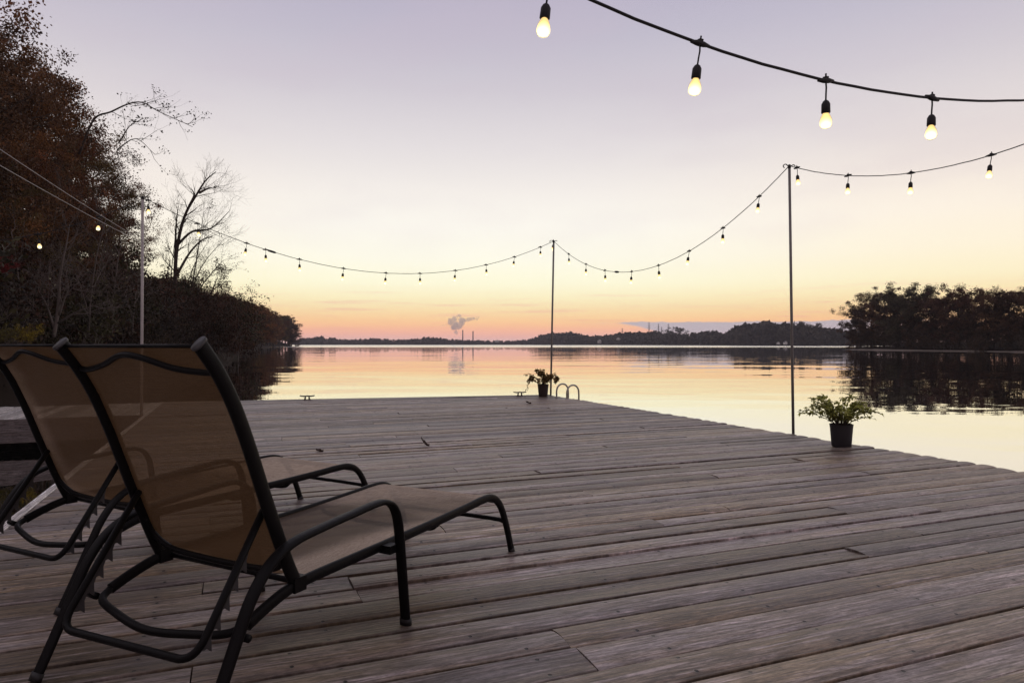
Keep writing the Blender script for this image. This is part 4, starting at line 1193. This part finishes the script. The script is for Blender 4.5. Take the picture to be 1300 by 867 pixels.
def stack(px, ty, D, r, label):
    x = (px - CX) / F * D; h = HC + (HY - ty) / F * D
    root = empty('smokestack', (x, D, 0))
    mb = MB(); mb.lathe([(r * 1.3, -1), (r * 1.1, h * .5), (r, h)], 16); mb.build('shaft', M['stack'], root)
    mb = MB(); mb.lathe([(r * 1.02, h - 1.4), (r * 1.14, h - 1.4), (r * 1.14, h + .1), (r * .8, h + .1)], 16); mb.build('rim', M['tower'], root)
    tag(root, label, 'smokestack', 'power station smokestacks')
stack(587.5, 419, 1630, 1.3, 'thin smokestack directly under the right side of the steam plume')
stack(600.5, 420.5, 1630, 1.3, 'thin smokestack standing clear to the right of the steam plume')

# steam plume of the power station, beyond the haze
def plume():
    D = 2600.0; rg = random.Random(2); bm = bmesh.new()
    lumps = [(579, 424, 1.8), (579, 421.5, 2.8), (578, 418.5, 3.8), (581, 417, 3.6), (576, 415, 4.2), (583, 414, 4.4), (579, 411.5, 5), (574, 410.5, 4.4), (585, 410, 4.6), (571.5, 406.8, 3.4),
             (577, 405.5, 4), (583, 405, 4.2), (588, 406.5, 3.6), (576, 402.6, 2.6), (581, 402.2, 2.6), (592, 406, 3.2), (596.5, 405.2, 2.9), (601, 404.6, 2.5), (605, 404, 1.9), (608.5, 403.5, 1.2),
             (563, 413, 1.3), (560, 413.8, 1.0), (566, 412.2, 1.1), (556.5, 414.2, .7)]
    for px, py, r in lumps:
        for k in range(5):
            q = at(px + rg.gauss(0, r * .35), py + rg.gauss(0, r * .3), D + rg.gauss(0, r * 1.0))
            m = Matrix.Translation(q) @ Matrix.Diagonal((1, 1, .85, 1))
            bmesh.ops.create_icosphere(bm, subdivisions=2, radius=1.15 * r * D / F * (.85 if k == 0 else rg.uniform(.3, .5)), matrix=m)
    me = bpy.data.meshes.new('steam_plume'); bm.to_mesh(me); bm.free()
    m, nt, N, L = new_mat('steam'); g = G(nt)
    v = g.n('ShaderNodeVolumePrincipled'); g.set(v.inputs['Color'], (.985, .99, .999)); v.inputs['Density'].default_value = .055; v.inputs['Anisotropy'].default_value = 0.1
    g.out(None, v.outputs[0]); me.materials.append(m)
    o = link(bpy.data.objects.new('steam_plume', me))
    rm = o.modifiers.new('merge', 'REMESH'); rm.mode = 'VOXEL'; rm.voxel_size = 1.3
    tx = bpy.data.textures.new('billow', 'CLOUDS'); tx.noise_scale = 6.5; tx.noise_depth = 3
    dp = o.modifiers.new('billow', 'DISPLACE'); dp.texture = tx; dp.strength = 5.5; dp.mid_level = .45; dp.texture_coords = 'GLOBAL'
    tag(o, 'grey steam plume rising above the low shore at the middle of the horizon', 'steam plume')
plume()

# ------------------------------------------------------------------ haze
HAZE = True
if HAZE:
    mb = MB(); mb.box(100, 860, 50, 2560, 1880, 106.0)
    m, nt, N, L = new_mat('thin_air'); g = G(nt)
    v = g.n('ShaderNodeVolumePrincipled'); g.set(v.inputs['Color'], (.9, .9, .98)); v.inputs['Density'].default_value = 1.5e-4
    g.out(None, v.outputs[0])
    tag(mb.build('haze', m), 'thin evening haze over the lake', 'haze', kind='stuff')

# ------------------------------------------------------------------ render settings
sc.render.engine = 'CYCLES'
sc.view_settings.view_transform = 'Standard'; sc.view_settings.look = 'None'
sc.view_settings.exposure = 0.0; sc.view_settings.gamma = 1.0
cy = sc.cycles
cy.use_denoising = True
try: cy.denoiser = 'OPENIMAGEDENOISE'
except Exception: pass
cy.max_bounces = 14; cy.diffuse_bounces = 3; cy.glossy_bounces = 4; cy.transparent_max_bounces = 12; cy.volume_bounces = 12; cy.transmission_bounces = 4
cy.sample_clamp_indirect = 6.0
cy.use_adaptive_sampling = True; cy.adaptive_threshold = 0.01
